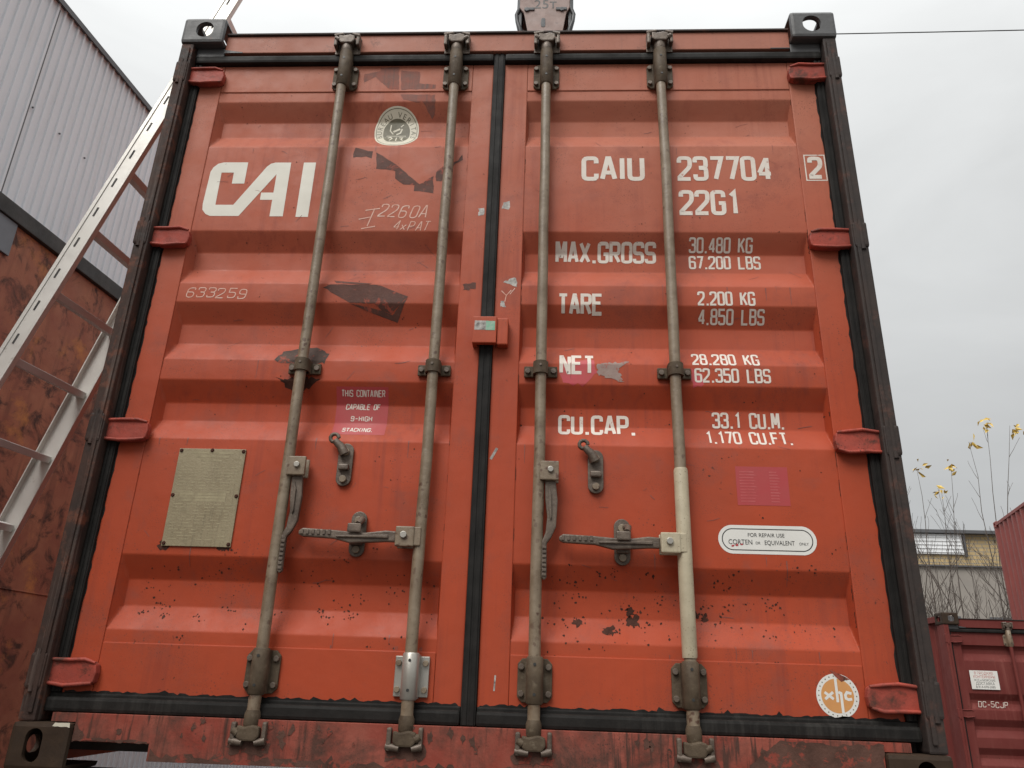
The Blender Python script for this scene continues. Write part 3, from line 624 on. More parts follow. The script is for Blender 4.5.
# outline box round the check digit
bx_ = [(1.060, 1.885), (1.142, 1.885), (1.142, 1.993), (1.060, 1.993)]
letters('serial_number', T[:1]+T[1:3], 'white', dr)
letters('check_digit', T[3:], 'white', dr, flat=.0565)
onto_door('check_digit_frame', [[(1.062, 1.885), (1.1345, 1.885), (1.1345, 1.889), (1.062, 1.889)], [(1.062, 1.989), (1.1345, 1.989), (1.1345, 1.993), (1.062, 1.993)], [(1.062, 1.889), (1.066, 1.889), (1.066, 1.989), (1.062, 1.989)], [(1.1305, 1.889), (1.1345, 1.889), (1.1345, 1.989), (1.1305, 1.989)]], 'white', dr, .0013, 0, .0565)
W1 = dict(wt=.155); W2 = dict(wt=.135)
letters('weight_table', [('MAX.GROSS', .209, .547, 1.580, 1.652, W1), ('TARE', .218, .366, 1.374, 1.446, W1), ('NET', .226, .338, 1.161, 1.233, W1), ('CU.CAP.', .224, .464, .970, 1.038, W1),
    ('30.480 KG', .656, .867, 1.619, 1.666, W2), ('67.200 LBS', .655, .892, 1.560, 1.610, W2), ('2.200 KG', .669, .853, 1.406, 1.457, W2), ('4.850 LBS', .670, .882, 1.350, 1.397, W2),
    ('28.280 KG', .641, .850, 1.198, 1.246, W2), ('62.350 LBS', .645, .878, 1.139, 1.187, W2), ('33.1 CU.M.', .697, .917, 1.002, 1.054, W2), ('1.170 CU.FT.', .671, .930, .944, .991, W2)], 'white', dr)
onto_door('magenta_smear', [jag([(.222, 1.175), (.25, 1.215), (.33, 1.212), (.35, 1.17), (.30, 1.125), (.235, 1.128)], random.Random(2), .006)], 'magenta_spray', dr, .0009)
onto_door('magenta_smear', [jag([(.632, 1.15), (.64, 1.185), (.665, 1.17), (.672, 1.13), (.64, 1.125)], random.Random(3), .005, .01)], 'magenta_spray', dr, .0009)
rg = random.Random(11)
onto_door('primer_patch', [jag([(.345, 1.197), (.385, 1.203), (.446, 1.208), (.408, 1.183), (.425, 1.136), (.398, 1.146), (.376, 1.150), (.345, 1.160)], rg, .004, .006)], 'primer_pale', dr, .0022)
onto_door('magenta_label', [[(.748, .757), (.899, .757), (.899, .873), (.748, .873)]], 'pink', dr)
LL = []
for k in range(11):
    z = .767+k*.0088; LL.append([(.758, z), (.80+rg.uniform(-.006, .012), z), (.80, z+.0035), (.758, z+.0035)])
    LL.append([(.845, z), (.868+rg.uniform(-.004, .01), z), (.868, z+.0035), (.845, z+.0035)])
onto_door('label_print', LL, 'pinkline', dr, .0018, 0)
SC = (.8235, .6575)
onto_door('repair_notice', [stadium(SC[0], SC[1], .277, .082, 10)], 'paper', dr, .0014)
def ring_stadium(c, w, h, tk):
    A = stadium(*c, w, h, 10); B = stadium(*c, w-2*tk, h-2*tk, 10); n = len(A)
    return [[A[i], A[(i+1) % n], B[(i+1) % n], B[i]] for i in range(n)]
onto_door('notice_border', ring_stadium(SC, .257, .063, .0028), 'ink', dr, .0019, 0)
NP = font_shape('FOR REPAIR USE', .0155, .8205, .6655, .93)+font_shape('CORTEN', .0200, .747, .6435, .86)+font_shape('OR', .011, .796, .6445, .9)+font_shape('EQUIVALENT', .0180, .857, .6435, .80)+font_shape('ONLY', .011, .925, .6445, .9)
onto_door('notice_print', NP, 'ink', dr, .0030, 0)
onto_door('rust_chips', [splat(.737, .641, .006, rg), splat(.749, .644, .006, rg, sq=.5), splat(.725, .639, .006, rg, sq=.6)], 'pink', dr, .0026, 0)
XC = (.970, .249); XR = .0555
onto_door('round_sticker', [circle(*XC, XR)], 'paper', dr, .0014, 0, .0565)
onto_door('sticker_disc', [circle(*XC, XR*.77)], 'orange', dr, .0018, 0, .0565)
xs = XR*.77
def stk(lines, hw):
    q = []
    for k, l_ in enumerate(lines): q += ribbon([Vector(p) for p in l_], False, hw)
    return q
X0, Z0 = XC; k = XR
mono = [[(X0-.60*k, Z0+.15*k), (X0-.20*k, Z0-.15*k)], [(X0-.20*k, Z0+.16*k), (X0-.60*k, Z0-.16*k)]]
mono2 = [[(X0-.03*k, Z0+.78*k), (X0-.02*k, Z0-.28*k)]]
mono3 = [[(X0+.05*k, Z0+.17*k), (X0+.17*k, Z0+.12*k), (X0+.18*k, Z0-.78*k)], [(X0+.66*k, Z0+.12*k), (X0+.45*k, Z0+.17*k), (X0+.36*k, Z0+.04*k), (X0+.38*k, Z0-.10*k), (X0+.50*k, Z0-.15*k), (X0+.66*k, Z0-.12*k)]]
onto_door('sticker_monogram', stk(mono[:1]+mono2+mono3, k*.062), 'paper', dr, .0022, 0, .0565)
onto_door('sticker_monogram', stk(mono[1:], k*.062), 'paper', dr, .0025, 0, .0565)
dots = []
for i in range(26):
    a = 2*math.pi*i/26; dots.append(circle(X0+math.cos(a)*k*.885, Z0+math.sin(a)*k*.885, k*.035, n=5))
onto_door('sticker_rim_print', dots, 'olive', dr, .0018, 0, .0565)
onto_door('sticker_tear', [jag([(.955, .315), (.968, .296), (.985, .286), (1.008, .292), (.99, .298), (.975, .304)], rg, .002, .01)], 'red_sill', dr, .0028, 0, .0565)

# ---- left door: logo, crest, plate, stickers, chalk
C1 = [(-.896, 1.966), (-.985, 1.966), (-1.005, 1.960), (-1.020, 1.944), (-1.027, 1.925), (-1.031, 1.790), (-1.028, 1.766), (-1.014, 1.748), (-.997, 1.740), (-.895, 1.740), (-.785, 1.915), (-.785, 1.837), (-.829, 1.837), (-.829, 1.807),
      (-.785, 1.807), (-.785, 1.739), (-.738, 1.739), (-.739, 1.965), (-.797, 1.965), (-.812, 1.960), (-.825, 1.947), (-.921, 1.786), (-.985, 1.786), (-.986, 1.922), (-.941, 1.922), (-.941, 1.875), (-.896, 1.875)]
onto_door('painted_logo', [C1, [(-.693, 1.965), (-.649, 1.965), (-.649, 1.737), (-.693, 1.737)]], 'logo', dl, .0014, 0)
BX, BZ = -.379, 2.128
crest = []
for i_ in range(48):
    a_ = 2*math.pi*i_/48; c_, s__ = math.cos(a_), math.sin(a_); e_ = .96 if s__ > 0 else .86
    crest.append((BX+.082*math.copysign(abs(c_)**e_, c_), 2.131+(.092 if s__ > 0 else .088)*math.copysign(abs(s__)**e_, s__)))
onto_door('crest_sticker', [crest], 'cream', dl, .0014, 0)
inn = [(BX+(x-BX)*.93, BZ+(z-BZ)*.93) for x, z in crest]; inn2 = [(BX+(x-BX)*.905, BZ+(z-BZ)*.905) for x, z in crest]; n_ = len(inn)
onto_door('crest_border', [[inn[i], inn[(i+1) % n_], inn2[(i+1) % n_], inn2[i]] for i in range(n_)], 'olive', dl, .0019, 0)
onto_door('crest_field', [[(BX+(x-BX)*.60, BZ-.006+(z-BZ)*.64) for x, z in crest]], 'olive', dl, .0019, 0)
LT = []
word = 'BUREAU VERITAS'
for i, ch in enumerate(word):
    if ch == ' ': continue
    a = R_(198-(216/(len(word)-1))*i); rx, rz_ = .0545, .062
    cx_, cz_ = BX+rx*math.cos(a), BZ-.004+rz_*math.sin(a)
    LT += font_shape(ch, .026, cx_, cz_, .95, 'CENTER', a-math.pi/2)
onto_door('crest_print', LT, 'olive', dl, .0020, 0)
fig = []
def fs(pts, hw=.0022): 
    global fig
    fig += ribbon([Vector((BX+a*.1, BZ-.004+c*.085)) for a, c in pts], False, hw)
fs([(-.22, .42), (-.24, .1), (-.12, -.08)]); fs([(-.12, .05), (.0, .12), (.12, .2)], .004); fs([(.14, .3), (.24, .42)]); fs([(.0, -.1), (.14, -.02), (.2, .2)], .003)
fs([(-.36, -.18), (.36, -.18)], .0015); fs([(-.3, -.3), (-.2, -.24), (-.14, -.34), (-.22, -.5)], .0025); fs([(.02, -.26), (.02, -.55)], .002); fs([(.12, -.28), (.24, -.28), (.2, -.42), (.28, -.52)], .0022); fs([(-.34, -.62), (.34, -.62)], .0014)
onto_door('crest_emblem', fig, 'cream', dl, .0026, .0001)
# data plate
p = MB(); p.box(-.938, -.730, .0545, .0588, .598, .896, .001); dp = p.build('data_plate', 'plate', dl)
PL = []
for z, a, b2 in ((.880, -.90, -.765), (.868, -.885, -.78), (.856, -.865, -.80)): PL.append([(a, z), (b2, z), (b2, z+.006), (a, z+.006)])
z = .836
while z > .615:
    if abs(z-.74) < .012: PL.append([(-.91, z), (-.77, z), (-.77, z+.008), (-.91, z+.008)])
    else:
        x = -.925
        while x < -.75:
            w = rg.uniform(.006, .03); PL.append([(x, z), (min(x+w, -.742), z), (min(x+w, -.742), z+.0028), (x, z+.0028)]); x += w+rg.uniform(.003, .02)
    z -= .0095
onto_door('plate_print', PL, 'plate_ink', dp, .0006, 0, .0545)
q = MB()
for x, z in ((-.931, .889), (-.835, .891), (-.737, .889), (-.932, .75), (-.737, .75), (-.931, .606), (-.737, .606)): q.tube([(x, .055, z), (x, .051, z)], [.0065, .004], 10)
q.build('rivet', 'chip', dp)
onto_door('rust_stain', [splat(-.935, .602, .022, rg, 17), splat(-.745, .600, .019, rg, 17), splat(-.76, .597, .012, rg)], 'chip', dl, .0010, .0002)
# 9-high notice
onto_door('magenta_label', [[(-.478, .955), (-.312, .955), (-.312, 1.112), (-.478, 1.112)]], 'pink', dl)
letters('label_print', [('THIS CONTAINER', -.462, -.322, 1.083, 1.103, dict(wt=.13)), ('CAPABLE OF', -.448, -.338, 1.044, 1.063, dict(wt=.15, slant=.1)), ('9-HIGH', -.428, -.360, 1.006, 1.023, dict(wt=.15)), ('STACKING.', -.448, -.352, .966, .981, dict(wt=.17, slant=.1))], 'white', dl, .0018)
# glue residue round the crest, and the others
A_ = [[(-.516, 2.363), (-.455, 2.379), (-.455, 2.394), (-.386, 2.397), (-.378, 2.292), (-.409, 2.290), (-.471, 2.350), (-.512, 2.323)], [(-.377, 2.380), (-.304, 2.372), (-.302, 2.318), (-.242, 2.313), (-.240, 2.294), (-.370, 2.289)]]
onto_door('sticker_residue', [jag(a, rg, .002) for a in A_], 'residue', dl, .0009, 0, .0565)
A_ = [[(-.369, 2.270), (-.241, 2.268), (-.237, 2.212), (-.249, 2.179), (-.276, 2.220), (-.290, 2.240), (-.30, 2.232), (-.36, 2.245)]]
onto_door('sticker_residue', [jag(a, rg, .003) for a in A_], 'residue', dl, .0009, 0)
A_ = [[(-.515, 2.030), (-.449, 2.012), (-.449, 1.983), (-.47, 1.990), (-.518, 1.988)], [(-.435, 2.011), (-.364, 1.960), (-.269, 1.871), (-.223, 1.907), (-.218, 1.835), (-.286, 1.845), (-.288, 1.871), (-.328, 1.871), (-.359, 1.897), (-.362, 1.930), (-.428, 1.939)],
      [(-.215, 1.923), (-.193, 1.949), (-.140, 1.975), (-.125, 2.0), (-.122, 1.975), (-.150, 1.96), (-.192, 1.886), (-.213, 1.886)]]
onto_door('sticker_residue', [jag(a, rg, .002) for a in A_], 'residue_dk', dl, .0009, 0)
onto_door('sticker_residue', [jag([(-.561, 1.462), (-.540, 1.474), (-.378, 1.473), (-.274, 1.429), (-.2985, 1.402), (-.328, 1.373), (-.359, 1.383), (-.384, 1.403), (-.467, 1.405)], rg, .0015), [(-.2985, 1.401), (-.275, 1.427), (-.307, 1.348), (-.3235, 1.370)], [(-.307, 1.348), (-.3235, 1.370), (-.352, 1.381), (-.385, 1.3885), (-.467, 1.404), (-.40, 1.378)], [(-.53, 1.492), (-.40, 1.478), (-.41, 1.474), (-.52, 1.480)]], 'residue_dk', dl, .0009, .0002)
onto_door('primer_patch', [jag([(-.690, 1.200), (-.668, 1.236), (-.626, 1.250), (-.567, 1.255), (-.517, 1.225), (-.522, 1.189), (-.566, 1.184), (-.616, 1.181), (-.676, 1.186)], rg, .004, .01)], 'primer', dl, .0009, 0)
onto_door('rust_stain', [jag([(-.672, 1.135), (-.530, 1.137), (-.55, 1.112), (-.60, 1.095), (-.64, 1.110)], rg, .006, .009)], 'chip', dl, .0010, 0)
ch = dict(wt=.09, slant=.25)
onto_door('chalk_writing', [q_[2] if isinstance(q_, tuple) else q_ for sp in [('633259', -1.025, -.822, 1.418, 1.456)] for q_ in strokes(*sp, wt=.085, slant=.18, jitter=random.Random(5), rad=2.6)], 'chalk', dl, .0014, .0001)
onto_door('chalk_writing', [q_[2] if isinstance(q_, tuple) else q_ for sp in [('2260A', -.405, -.238, 1.735, 1.787), ('4xPAT', -.348, -.228, 1.684, 1.722)] for q_ in strokes(*sp, wt=.075, slant=.3, jitter=random.Random(8), rad=2.6)]
   + ribbon([Vector((-.47, 1.728)), Vector((-.425, 1.738))], False, .0018)+ribbon([Vector((-.458, 1.690)), Vector((-.41, 1.700))], False, .0018)+ribbon([Vector((-.450, 1.764)), Vector((-.40, 1.772))], False, .0018)+ribbon([Vector((-.438, 1.70)), Vector((-.418, 1.772))], False, .0018), 'chalk', dl, .0014, .0001)
# torn foil on the middle stiles
onto_door('torn_sticker', [jag([(-.056, 1.742), (-.036, 1.742), (-.036, 1.776), (-.056, 1.768)], rg, .003, .006)], 'foil', dl, .001, 0, .0565)
onto_door('torn_sticker', [jag([(.022, 1.772), (.048, 1.765), (.05, 1.80), (.030, 1.795)], rg, .003, .006), jag([(.040, 1.486), (.072, 1.470), (.086, 1.468), (.082, 1.502), (.062, 1.498)], rg, .003, .006), jag([(.030, 1.395), (.048, 1.394), (.046, 1.412), (.034, 1.416)], rg, .003, .006)], 'foil', dr, .001, 0, .0565)
onto_door('ink_smudge', [jag([(-.092, 1.455), (-.05, 1.458), (-.048, 1.484), (-.092, 1.480)], rg, .005, .006)], 'residue_dk', dl, .001, 0, .0565)
onto_door('chalk_writing', ribbon([Vector((.034, 1.452)), Vector((.05, 1.435)), Vector((.066, 1.455))], False, .0014)+ribbon([Vector((.05, 1.435)), Vector((.046, 1.412))], False, .0014)+ribbon([Vector((.062, 1.440)), Vector((.078, 1.462))], False, .0014), 'chalk', dr, .0014, .0001, .0565)
onto_door('paint_scrape', ribbon([Vector((.058, .232)), Vector((.060, .272))], False, .0022)+ribbon([Vector((.022, .88)), Vector((.040, .915))], False, .004), 'foil', dr, .001, .0001, .0565)
# rust chips: pock marks where paint is gone, thick on the lowest folds
def chips(side, seed):   # side < 0: left door
    rg_ = random.Random(seed); Lp = []; cx = LC if side < 0 else RC
    def cl_(x, z, n, sp, r0_, r1_):
        for i in range(n): Lp.append(splat(x+rg_.gauss(0, sp), z+rg_.gauss(0, sp*.55), rg_.uniform(r0_, r1_), rg_, 9))
    if side > 0:
        for x, z, rr in ((.285, .418, .017), (.372, .398, .020), (.44, .425, .024), (.432, .452, .016), (.61, .447, .016), (.64, .44, .012)): Lp.append(splat(x, z, rr, rg_, 19)); cl_(x, z, 9, rr*1.1, .002, .005)
        for i in range(14): cl_(rg_.uniform(.15, 1.0), rg_.uniform(.36, .56), rg_.randint(2, 7), .020, .0015, .005)
        for i in range(16): cl_(rg_.uniform(.25, .72), rg_.uniform(.46, .57), rg_.randint(2, 6), .018, .0012, .004)
        for i in range(5): cl_(rg_.uniform(.12, 1.0), rg_.uniform(.21, .33), rg_.randint(1, 4), .014, .0015, .004)
        for i in range(10): cl_(rg_.uniform(.03, .10), rg_.uniform(.3, 1.2), 1, .01, .0015, .004)
        for i in range(14): cl_(rg_.uniform(.12, 1.02), rg_.uniform(.6, 1.2), rg_.randint(1, 3), .02, .0012, .0035)
    else:
        for x, z in ((-.97, .41), (-.93, .435), (-.90, .405), (-.80, .40), (-.72, .43), (-.45, .43), (-.43, .41), (-.36, .42)): cl_(x, z, 8, .010, .0015, .0045)
        for i in range(16): cl_(rg_.uniform(-.6, -.12), rg_.uniform(.44, .57), rg_.randint(1, 5), .016, .0012, .004)
        for i in range(14): cl_(rg_.uniform(-1.04, -.12), rg_.uniform(.35, .92), rg_.randint(1, 3), .02, .0012, .0035)
        for i in range(4): cl_(rg_.uniform(-1.04, -.12), rg_.uniform(.21, .33), rg_.randint(1, 4), .014, .0015, .004)
    for i in range(46): cl_(cx+rg_.uniform(-.45, .45), rg_.uniform(.9, 2.35), rg_.randint(1, 2), .015, .0008, .003)
    for i in range(30): cl_(cx+rg_.uniform(-.45, .45), rg_.uniform(.2, .58), rg_.randint(2, 6), .022, .0012, .0045)
    return Lp
def clampx(Lp, a, b_): return [[(min(max(x, a), b_), z) for x, z in l_] for l_ in Lp]
onto_door('rust_chips', clampx(chips(-1, 3), -1.05, -.109), 'chip', dl, .0011, .0002)
onto_door('rust_chips', [q_ for q_ in clampx(chips(1, 7), .1, 1.043) if min(x for x, z in q_) > .1005], 'chip', dr, .0011, .0002)
# scuffs, scratches and rust runs
def marks(side, seed):
    rg_ = random.Random(seed); cx = LC if side < 0 else RC; Q = []
    for i in range(34):
        x, z = cx+rg_.uniform(-.44, .42), rg_.uniform(.40, 2.2); a = rg_.gauss(0, .5); l_ = rg_.uniform(.01, .05)
        Q += ribbon([Vector((x, z)), Vector((x+l_*math.cos(a)*.5, z+l_*math.sin(a)*.5+rg_.uniform(-.003, .003))), Vector((x+l_*math.cos(a), z+l_*math.sin(a)))], False, rg_.uniform(.0004, .0011))
    for i in range(22):
        x = cx+rg_.uniform(-.45, .45); z = rg_.choice((2.03, 1.475, 1.197, .93, .362, .60, .33))+rg_.uniform(-.005, .01); l_ = rg_.uniform(.02, .07); w = rg_.uniform(.0008, .002)
        Q.append([(x-w, z), (x+w, z), (x+w*.3, z-l_), (x-w*.3, z-l_)])
    return Q
onto_door('paint_scratches', clampx(marks(-1, 41), -1.05, -.109), 'scuff', dl, .0013, .0002)
onto_door('paint_scratches', clampx(marks(1, 42), .1, 1.043), 'scuff', dr, .0013, .0002)
# rusty weld seams framing both panels
wl = []; rg_ = random.Random(21)
for x in (-1.054, -.1045, .0975, 1.0455):
    z = .33
    while z < 2.27:
        l_ = rg_.uniform(.01, .05)
        if rg_.random() < .45: wl.append(jag([(x-.0016, z), (x+.0016, z), (x+.0016, z+l_), (x-.0016, z+l_)], rg_, .0008, .006))
        z += l_+rg_.uniform(.01, .06)
onto_door('weld_rust', wl[:len(wl)//2], 'chip', dl, .0046, 0); onto_door('weld_rust', wl[len(wl)//2:], 'chip', dr, .0046, 0)

# sealant smeared over the bottom and side gaskets (ragged black edge)
for (d, xa, xb) in ((dl, -1.13, -.035), (dr, .02, 1.13)):
    P = [(xb, .186), (xa, .186)]; x = xa
    while x < xb: P.append((x, .194+rg_.uniform(0, .006)+(.008 if rg_.random() < .08 else 0))); x += rg_.uniform(.006, .016)
    onto_door('sealant', [P], 'rubber', d, .0014, 0, .0565)
for (d, s_) in ((dl, -1), (dr, 1)):
    P = [(s_*1.14, .2), (s_*1.14, 2.40)]; z = 2.40
    while z > .2: P.append((s_*(1.1365-(rg_.uniform(0, .006) if not (s_ > 0 and 1.86 < z < 2.02) else 0)), z)); z -= rg_.uniform(.012, .03)
    onto_door('sealant', [P], 'rubber', d, .0014, 0, .0565)

# bare steel showing through the sill paint
sillo = [o for o in root.children if o.name.startswith('door_sill')][0]
rs = random.Random(31); SC_ = []
P = [(-.84, .0325), (.84, .0325)]; x = .84
while x > -.84: P.append((x, .040+rs.uniform(0, .014)+(.014 if rs.random() < .12 else 0))); x -= rs.uniform(.006, .02)
SC_.append(P)
for xc in (-.581, -.1675, .1675, .581): SC_.append(jag([(xc-.05, .058), (xc+.055, .058), (xc+.06, .085), (xc+.04, .10), (xc-.03, .10), (xc-.055, .08)], rs, .006, .01))
SC_.append(jag([(.70, .056), (.843, .058), (.848, .078), (1.054, .078), (1.054, .138), (.93, .132), (.80, .139), (.74, .10)], rs, .0035, .012))
SC_.append(jag([(-1.054, .0745), (-.85, .0745), (-.85, .080), (-1.02, .083), (-1.054, .12)], rs, .003, .010))
for k_ in range(26): xx = rs.uniform(-1.0, 1.0); zz_ = rs.uniform(.085, .135); SC_.append(splat(xx, zz_, rs.uniform(.004, .012), rs, 11, 1.6))
onto_door('scraped_steel', SC_, 'scrape', sillo, .0015, .0003, .014)
cs_ = [o for o in root.children if o.name.startswith('corner_casting') and o.location.x < 0 and o.location.y < 1 and o.location.z < 1][0]
pt = onto_door('paint_patch', [jag([(.112, .108), (.158, .107), (.158, .117), (.118, .117)], rs, .0012, .006)], 'cream', cs_, .0012, 0, 0)

# concrete piers carrying it
pr0 = MB().box(-.17, .17, -.09, .09, -1.49, -.002, .01).build('concrete_pier', 'conc'); pr0.location = (-1.04, .10, 0)
tag(pr0, 'concrete pier under the front left corner of the big container', 'pier', 'piers under the container')
for x, y, l_ in ((1.04, .10, 'concrete pier under the front right corner of the big container'), (-1.04, 5.86, 'concrete pier under the rear left corner of the big container'), (1.04, 5.86, 'concrete pier under the rear right corner of the big container')):
    c = pr0.copy(); S.collection.objects.link(c); c.location = (x, y, 0); c['label'] = l_

# =================================================================== ladder
lad = thing('ladder', 'silver aluminium ladder leaning against the left side of the container', 'ladder')
def rail_x(k, z): return (-1.270+(z-2.6)*.316) if k == 0 else (-1.266+(z-2.6)*.280)
def railmesh(k, y0, y1, web):
    mb = MB(); z0, z1 = -1.47, (3.62 if k == 0 else 2.87)
    a = Vector((rail_x(k, z0), 0, z0)); b2 = Vector((rail_x(k, z1), 0, z1)); d = (b2-a); Ln = d.length; d.normalize(); nn = Vector((d.z, 0, -d.x))
    X = Matrix(((nn.x, 0, d.x, a.x), (0, 1, 0, 0), (nn.z, 0, d.z, a.z), (0, 0, 0, 1)))
    w = .035 if k == 0 else .044
    mb.box(-w, w, *( (y0, y0+.004) if web == 0 else (y1-.004, y1)), 0, Ln, .001, X)
    lo, hi = (y0+.004, y1) if web == 0 else (y0, y1-.004)
    mb.box(-w, -w+.005, lo, hi, 0, Ln, .001, X); mb.box(w-.005, w, lo, hi, 0, Ln, .001, X)
    mb.box(-w, -w+.014, (y0-.003) if web == 0 else (y1), (y0) if web == 0 else (y1+.003), 0, Ln, .001, X); mb.box(w-.014, w, (y0-.003) if web == 0 else y1, y0 if web == 0 else y1+.003, 0, Ln, .001, X)
    return mb, X, a, d
mb, X1, a1, d1 = railmesh(0, .200, .220, 0); r1 = mb.build('rail', 'alu', lad)
mb, X2, a2, d2 = railmesh(1, .560, .586, 1); r2 = mb.build('rail', 'alu', lad)
sm = MB()
zs = [1.26+k*.131+.065 for k in range(-20, 18)]
for z in zs:
    Ln = (z+1.47)/d1.z; sm.box(-.007, .000, .1988, .2005, Ln-.020, Ln+.020, 0, X1)
sm.build('rung_slot', 'band', r1)
for kk in range(-10, 9):
    z = 1.52+kk*.262
    if z > 2.9 or z < -1.3: continue
    p0 = Vector((rail_x(0, z), .205, z)); p1 = Vector((rail_x(1, z), .582, z)); c = (p0+p1)/2; v = p1-p0; Ln = v.length; v.normalize(); up = Vector((.30, 0, .954)).normalized(); up = (up-v*up.dot(v)).normalized(); sd_ = up.cross(v)
    Xf = Matrix(((sd_.x, v.x, up.x, c.x), (sd_.y, v.y, up.y, c.y), (sd_.z, v.z, up.z, c.z), (0, 0, 0, 1)))
    MB().box(-.021, .021, -Ln/2+.003, Ln/2-.003, -.013, .013, .003, Xf).build('rung', 'alu_dk', lad)

# =================================================================== left building and rusty wall
WD = Vector((.0982, .9952, 0)); WN = Vector((.9952, -.0982, 0)); P0 = Vector((-3.0, 1.6, 0))
def wall_xf(off): o_ = P0+WN*off; return Matrix(((WD.x, -WN.x, 0, o_.x), (WD.y, -WN.y, 0, o_.y), (0, 0, 1, 0), (0, 0, 0, 1)))   # local x along the wall, local -y faces us
bld = thing('clad_building', 'tall building clad in light grey ribbed metal sheets, left of the container', 'building')
zt_ = 4.56; X = wall_xf(-.26)
t = bmesh.new(); s0, s1 = -8.0, 13.0; pts = []; x = s0
while x < s1:
    pts += [(x, 0), (x+.042, 0), (x+.045, -.013), (x+.060, -.013), (x+.063, 0)]; x += .068
prev = None
for (a, y) in pts:
    v = (t.verts.new((a, y, -1.49)), t.verts.new((a, y, zt_)))
    if prev: t.faces.new((prev[0], v[0], v[1], prev[1]))
    prev = v
t.transform(X); o = mesh_obj(t, 'cladding', 'clad', bld, False)
cb = MB(); cb.box(s0, s1, .03, .2, -1.49, zt_-.02, 0, X); cb.box(s0, s1, .2, 7.0, -1.49, zt_-.1, 0, X); cb.build('building_body', 'clad', bld)
rf = MB(); rf.box(s0-.1, s1+.1, -.03, .22, zt_, zt_+.03, .004, X); rf.box(s0-.1, s1+.1, -.034, -.03, zt_-.012, zt_+.03, 0, X); rf.box(s0-.1, s1+.1, .22, 7.1, zt_-.09, zt_-.04, 0, X)
rf.build('roof_edge', 'flash', bld)
jn = MB(); jn.box(.085, .095, -.012, -.0075, 2.7, zt_-.04, 0, X); jn.build('sheet_joint', 'flash', bld)
sc_ = MB()
for a in (.12, .38, .645, .905): sc_.tube([X @ Vector((a, -.006, 3.70)), X @ Vector((a, -.014, 3.70))], .007, 6)
sc_.build('screw', 'flash', bld)
rw = thing('rusty_steel_wall', 'rusty brown steel wall with orange patches below the grey building, behind the ladder', 'steel wall')
X = wall_xf(0)
wm = MB(); wm.box(-7.5, 1.35, 0, .15, -1.49, 2.712, .004, X); wm.build('steel_sheet', 'rustwall', rw)
wm = MB(); wm.box(-7.5, 1.45, -.03, .20, 2.713, 2.815, .006, X); wm.build('top_beam', 'band', rw)
wm = MB(); wm.box(-.62, .02, -.016, -.001, 2.50, 2.712, .003, X); wm.build('upright', 'steel_bl', rw)
wm = MB()
for k in range(2): wm.box(-7.5, 1.35, -.004, -.0005, -.6+k*1.3-.02, -.6+k*1.3-.014, .001, X)
wm.build('weld_seam', 'rustwall', rw)

# =================================================================== neighbour container (lower right)
RX, RY, RZ = 5.432, 6.2, -1.49
REC2 = [(2.309, 2.132), (1.827, 1.676), (1.591, 1.426), (1.335, 1.18), (1.09, .93), (.573, .362)]
nb = thing('shipping_container', 'dark maroon container with a white printed sign on its doors, low at the right edge', 'shipping container', (RX, RY, RZ), 0)
container_shell(nb, 'maroon', 'maroon', 'maroon', 'maroon', 'maroon', 'cast_bot', 'cast_bot', REC2)
nl = door_mesh(-1.137, -.0335, LC, HW, REC2).build('door', 'maroon', nb); nr = door_mesh(.0172, 1.137, RC, HW, REC2).build('door', 'maroon', nb)
nl.name = 'door'; gaskets(nl, nr); hinges(nl, nr, 'maroon', ('maroon', 'maroon'))
for x, lv in ((-.581, 'down'), (-.1675, 'across'), (.1675, 'down'), (.581, 'across')): locking_rod(nb, x, lever=lv, rodm='maroon', m_='galv_dk', br=('galv', 'galv_dk', 'galv_dk'))
for o in list(nb.children)+[c for k_ in nb.children for c in k_.children]:
    if o.name.startswith('handle_hub'): o.data.materials[0] = M['galv_dk']
p = MB(); p.box(-1.02, -.748, .047, .0495, 1.865, 2.04, .001); sg = p.build('sale_sign', 'paper', nb)
red_ = []; blk = []
red_ += font_shape('В ПРОДАЖЕ', .036, -.884, 2.004, .85); red_ += font_shape('КОНТЕЙНЕРЫ', .036, -.884, 1.970, .85)
blk += font_shape('Ж/Д и МОРСКИЕ', .028, -.884, 1.940, .9); blk += font_shape('ДОСТАВКА', .036, -.884, 1.907, .9); blk += font_shape('8-914-078-5085', .031, -.884, 1.877, .95)
M['signred'] = mat('faded_red_print', (.45, .10, .09), .5, bump=0)
onto_door('sign_print', red_, 'signred', sg, .0006, 0, .047); onto_door('sign_print', blk, 'ink', sg, .0006, 0, .047)
onto_door('chalk_writing', [q_[2] if isinstance(q_, tuple) else q_ for q_ in strokes('DC-5CJP', -.98, -.70, 1.70, 1.755, wt=.1, slant=.1, jitter=random.Random(3))], 'white', nl, .003, .0002, .064)

# =================================================================== stacked pair behind on the right
ang = math.atan2(-.244, .97)
def stack_container(z, label):
    c = thing('shipping_container', label, 'shipping container', (0, 0, 0), 0, 'stacked containers behind at the right')
    container_shell(c, 'maroon_b', 'maroon_b', 'maroon_b', 'maroon_b', 'maroon_b', 'maroon_b', 'maroon_b', REC)
    e1 = door_mesh(-1.137, -.0335, LC, HW, REC).build('door', 'maroon_b', c); e2 = door_mesh(.0172, 1.137, RC, HW, REC).build('door', 'maroon_b', c); gaskets(e1, e2)
    for x in (-.581, -.1675, .1675, .581):
        rr = MB(); rr.tube([(x, .02, .1), (x, .02, 2.49)], .017, 10); rr.build('locking_rod', 'maroon_b', c)
    c.rotation_euler = (0, 0, ang)
    far = Vector((9.25, 13.97, z)); R3 = Matrix.Rotation(ang, 3, 'Z')
    c.location = far-R3 @ Vector((-1.219, LEN, 0)); return c
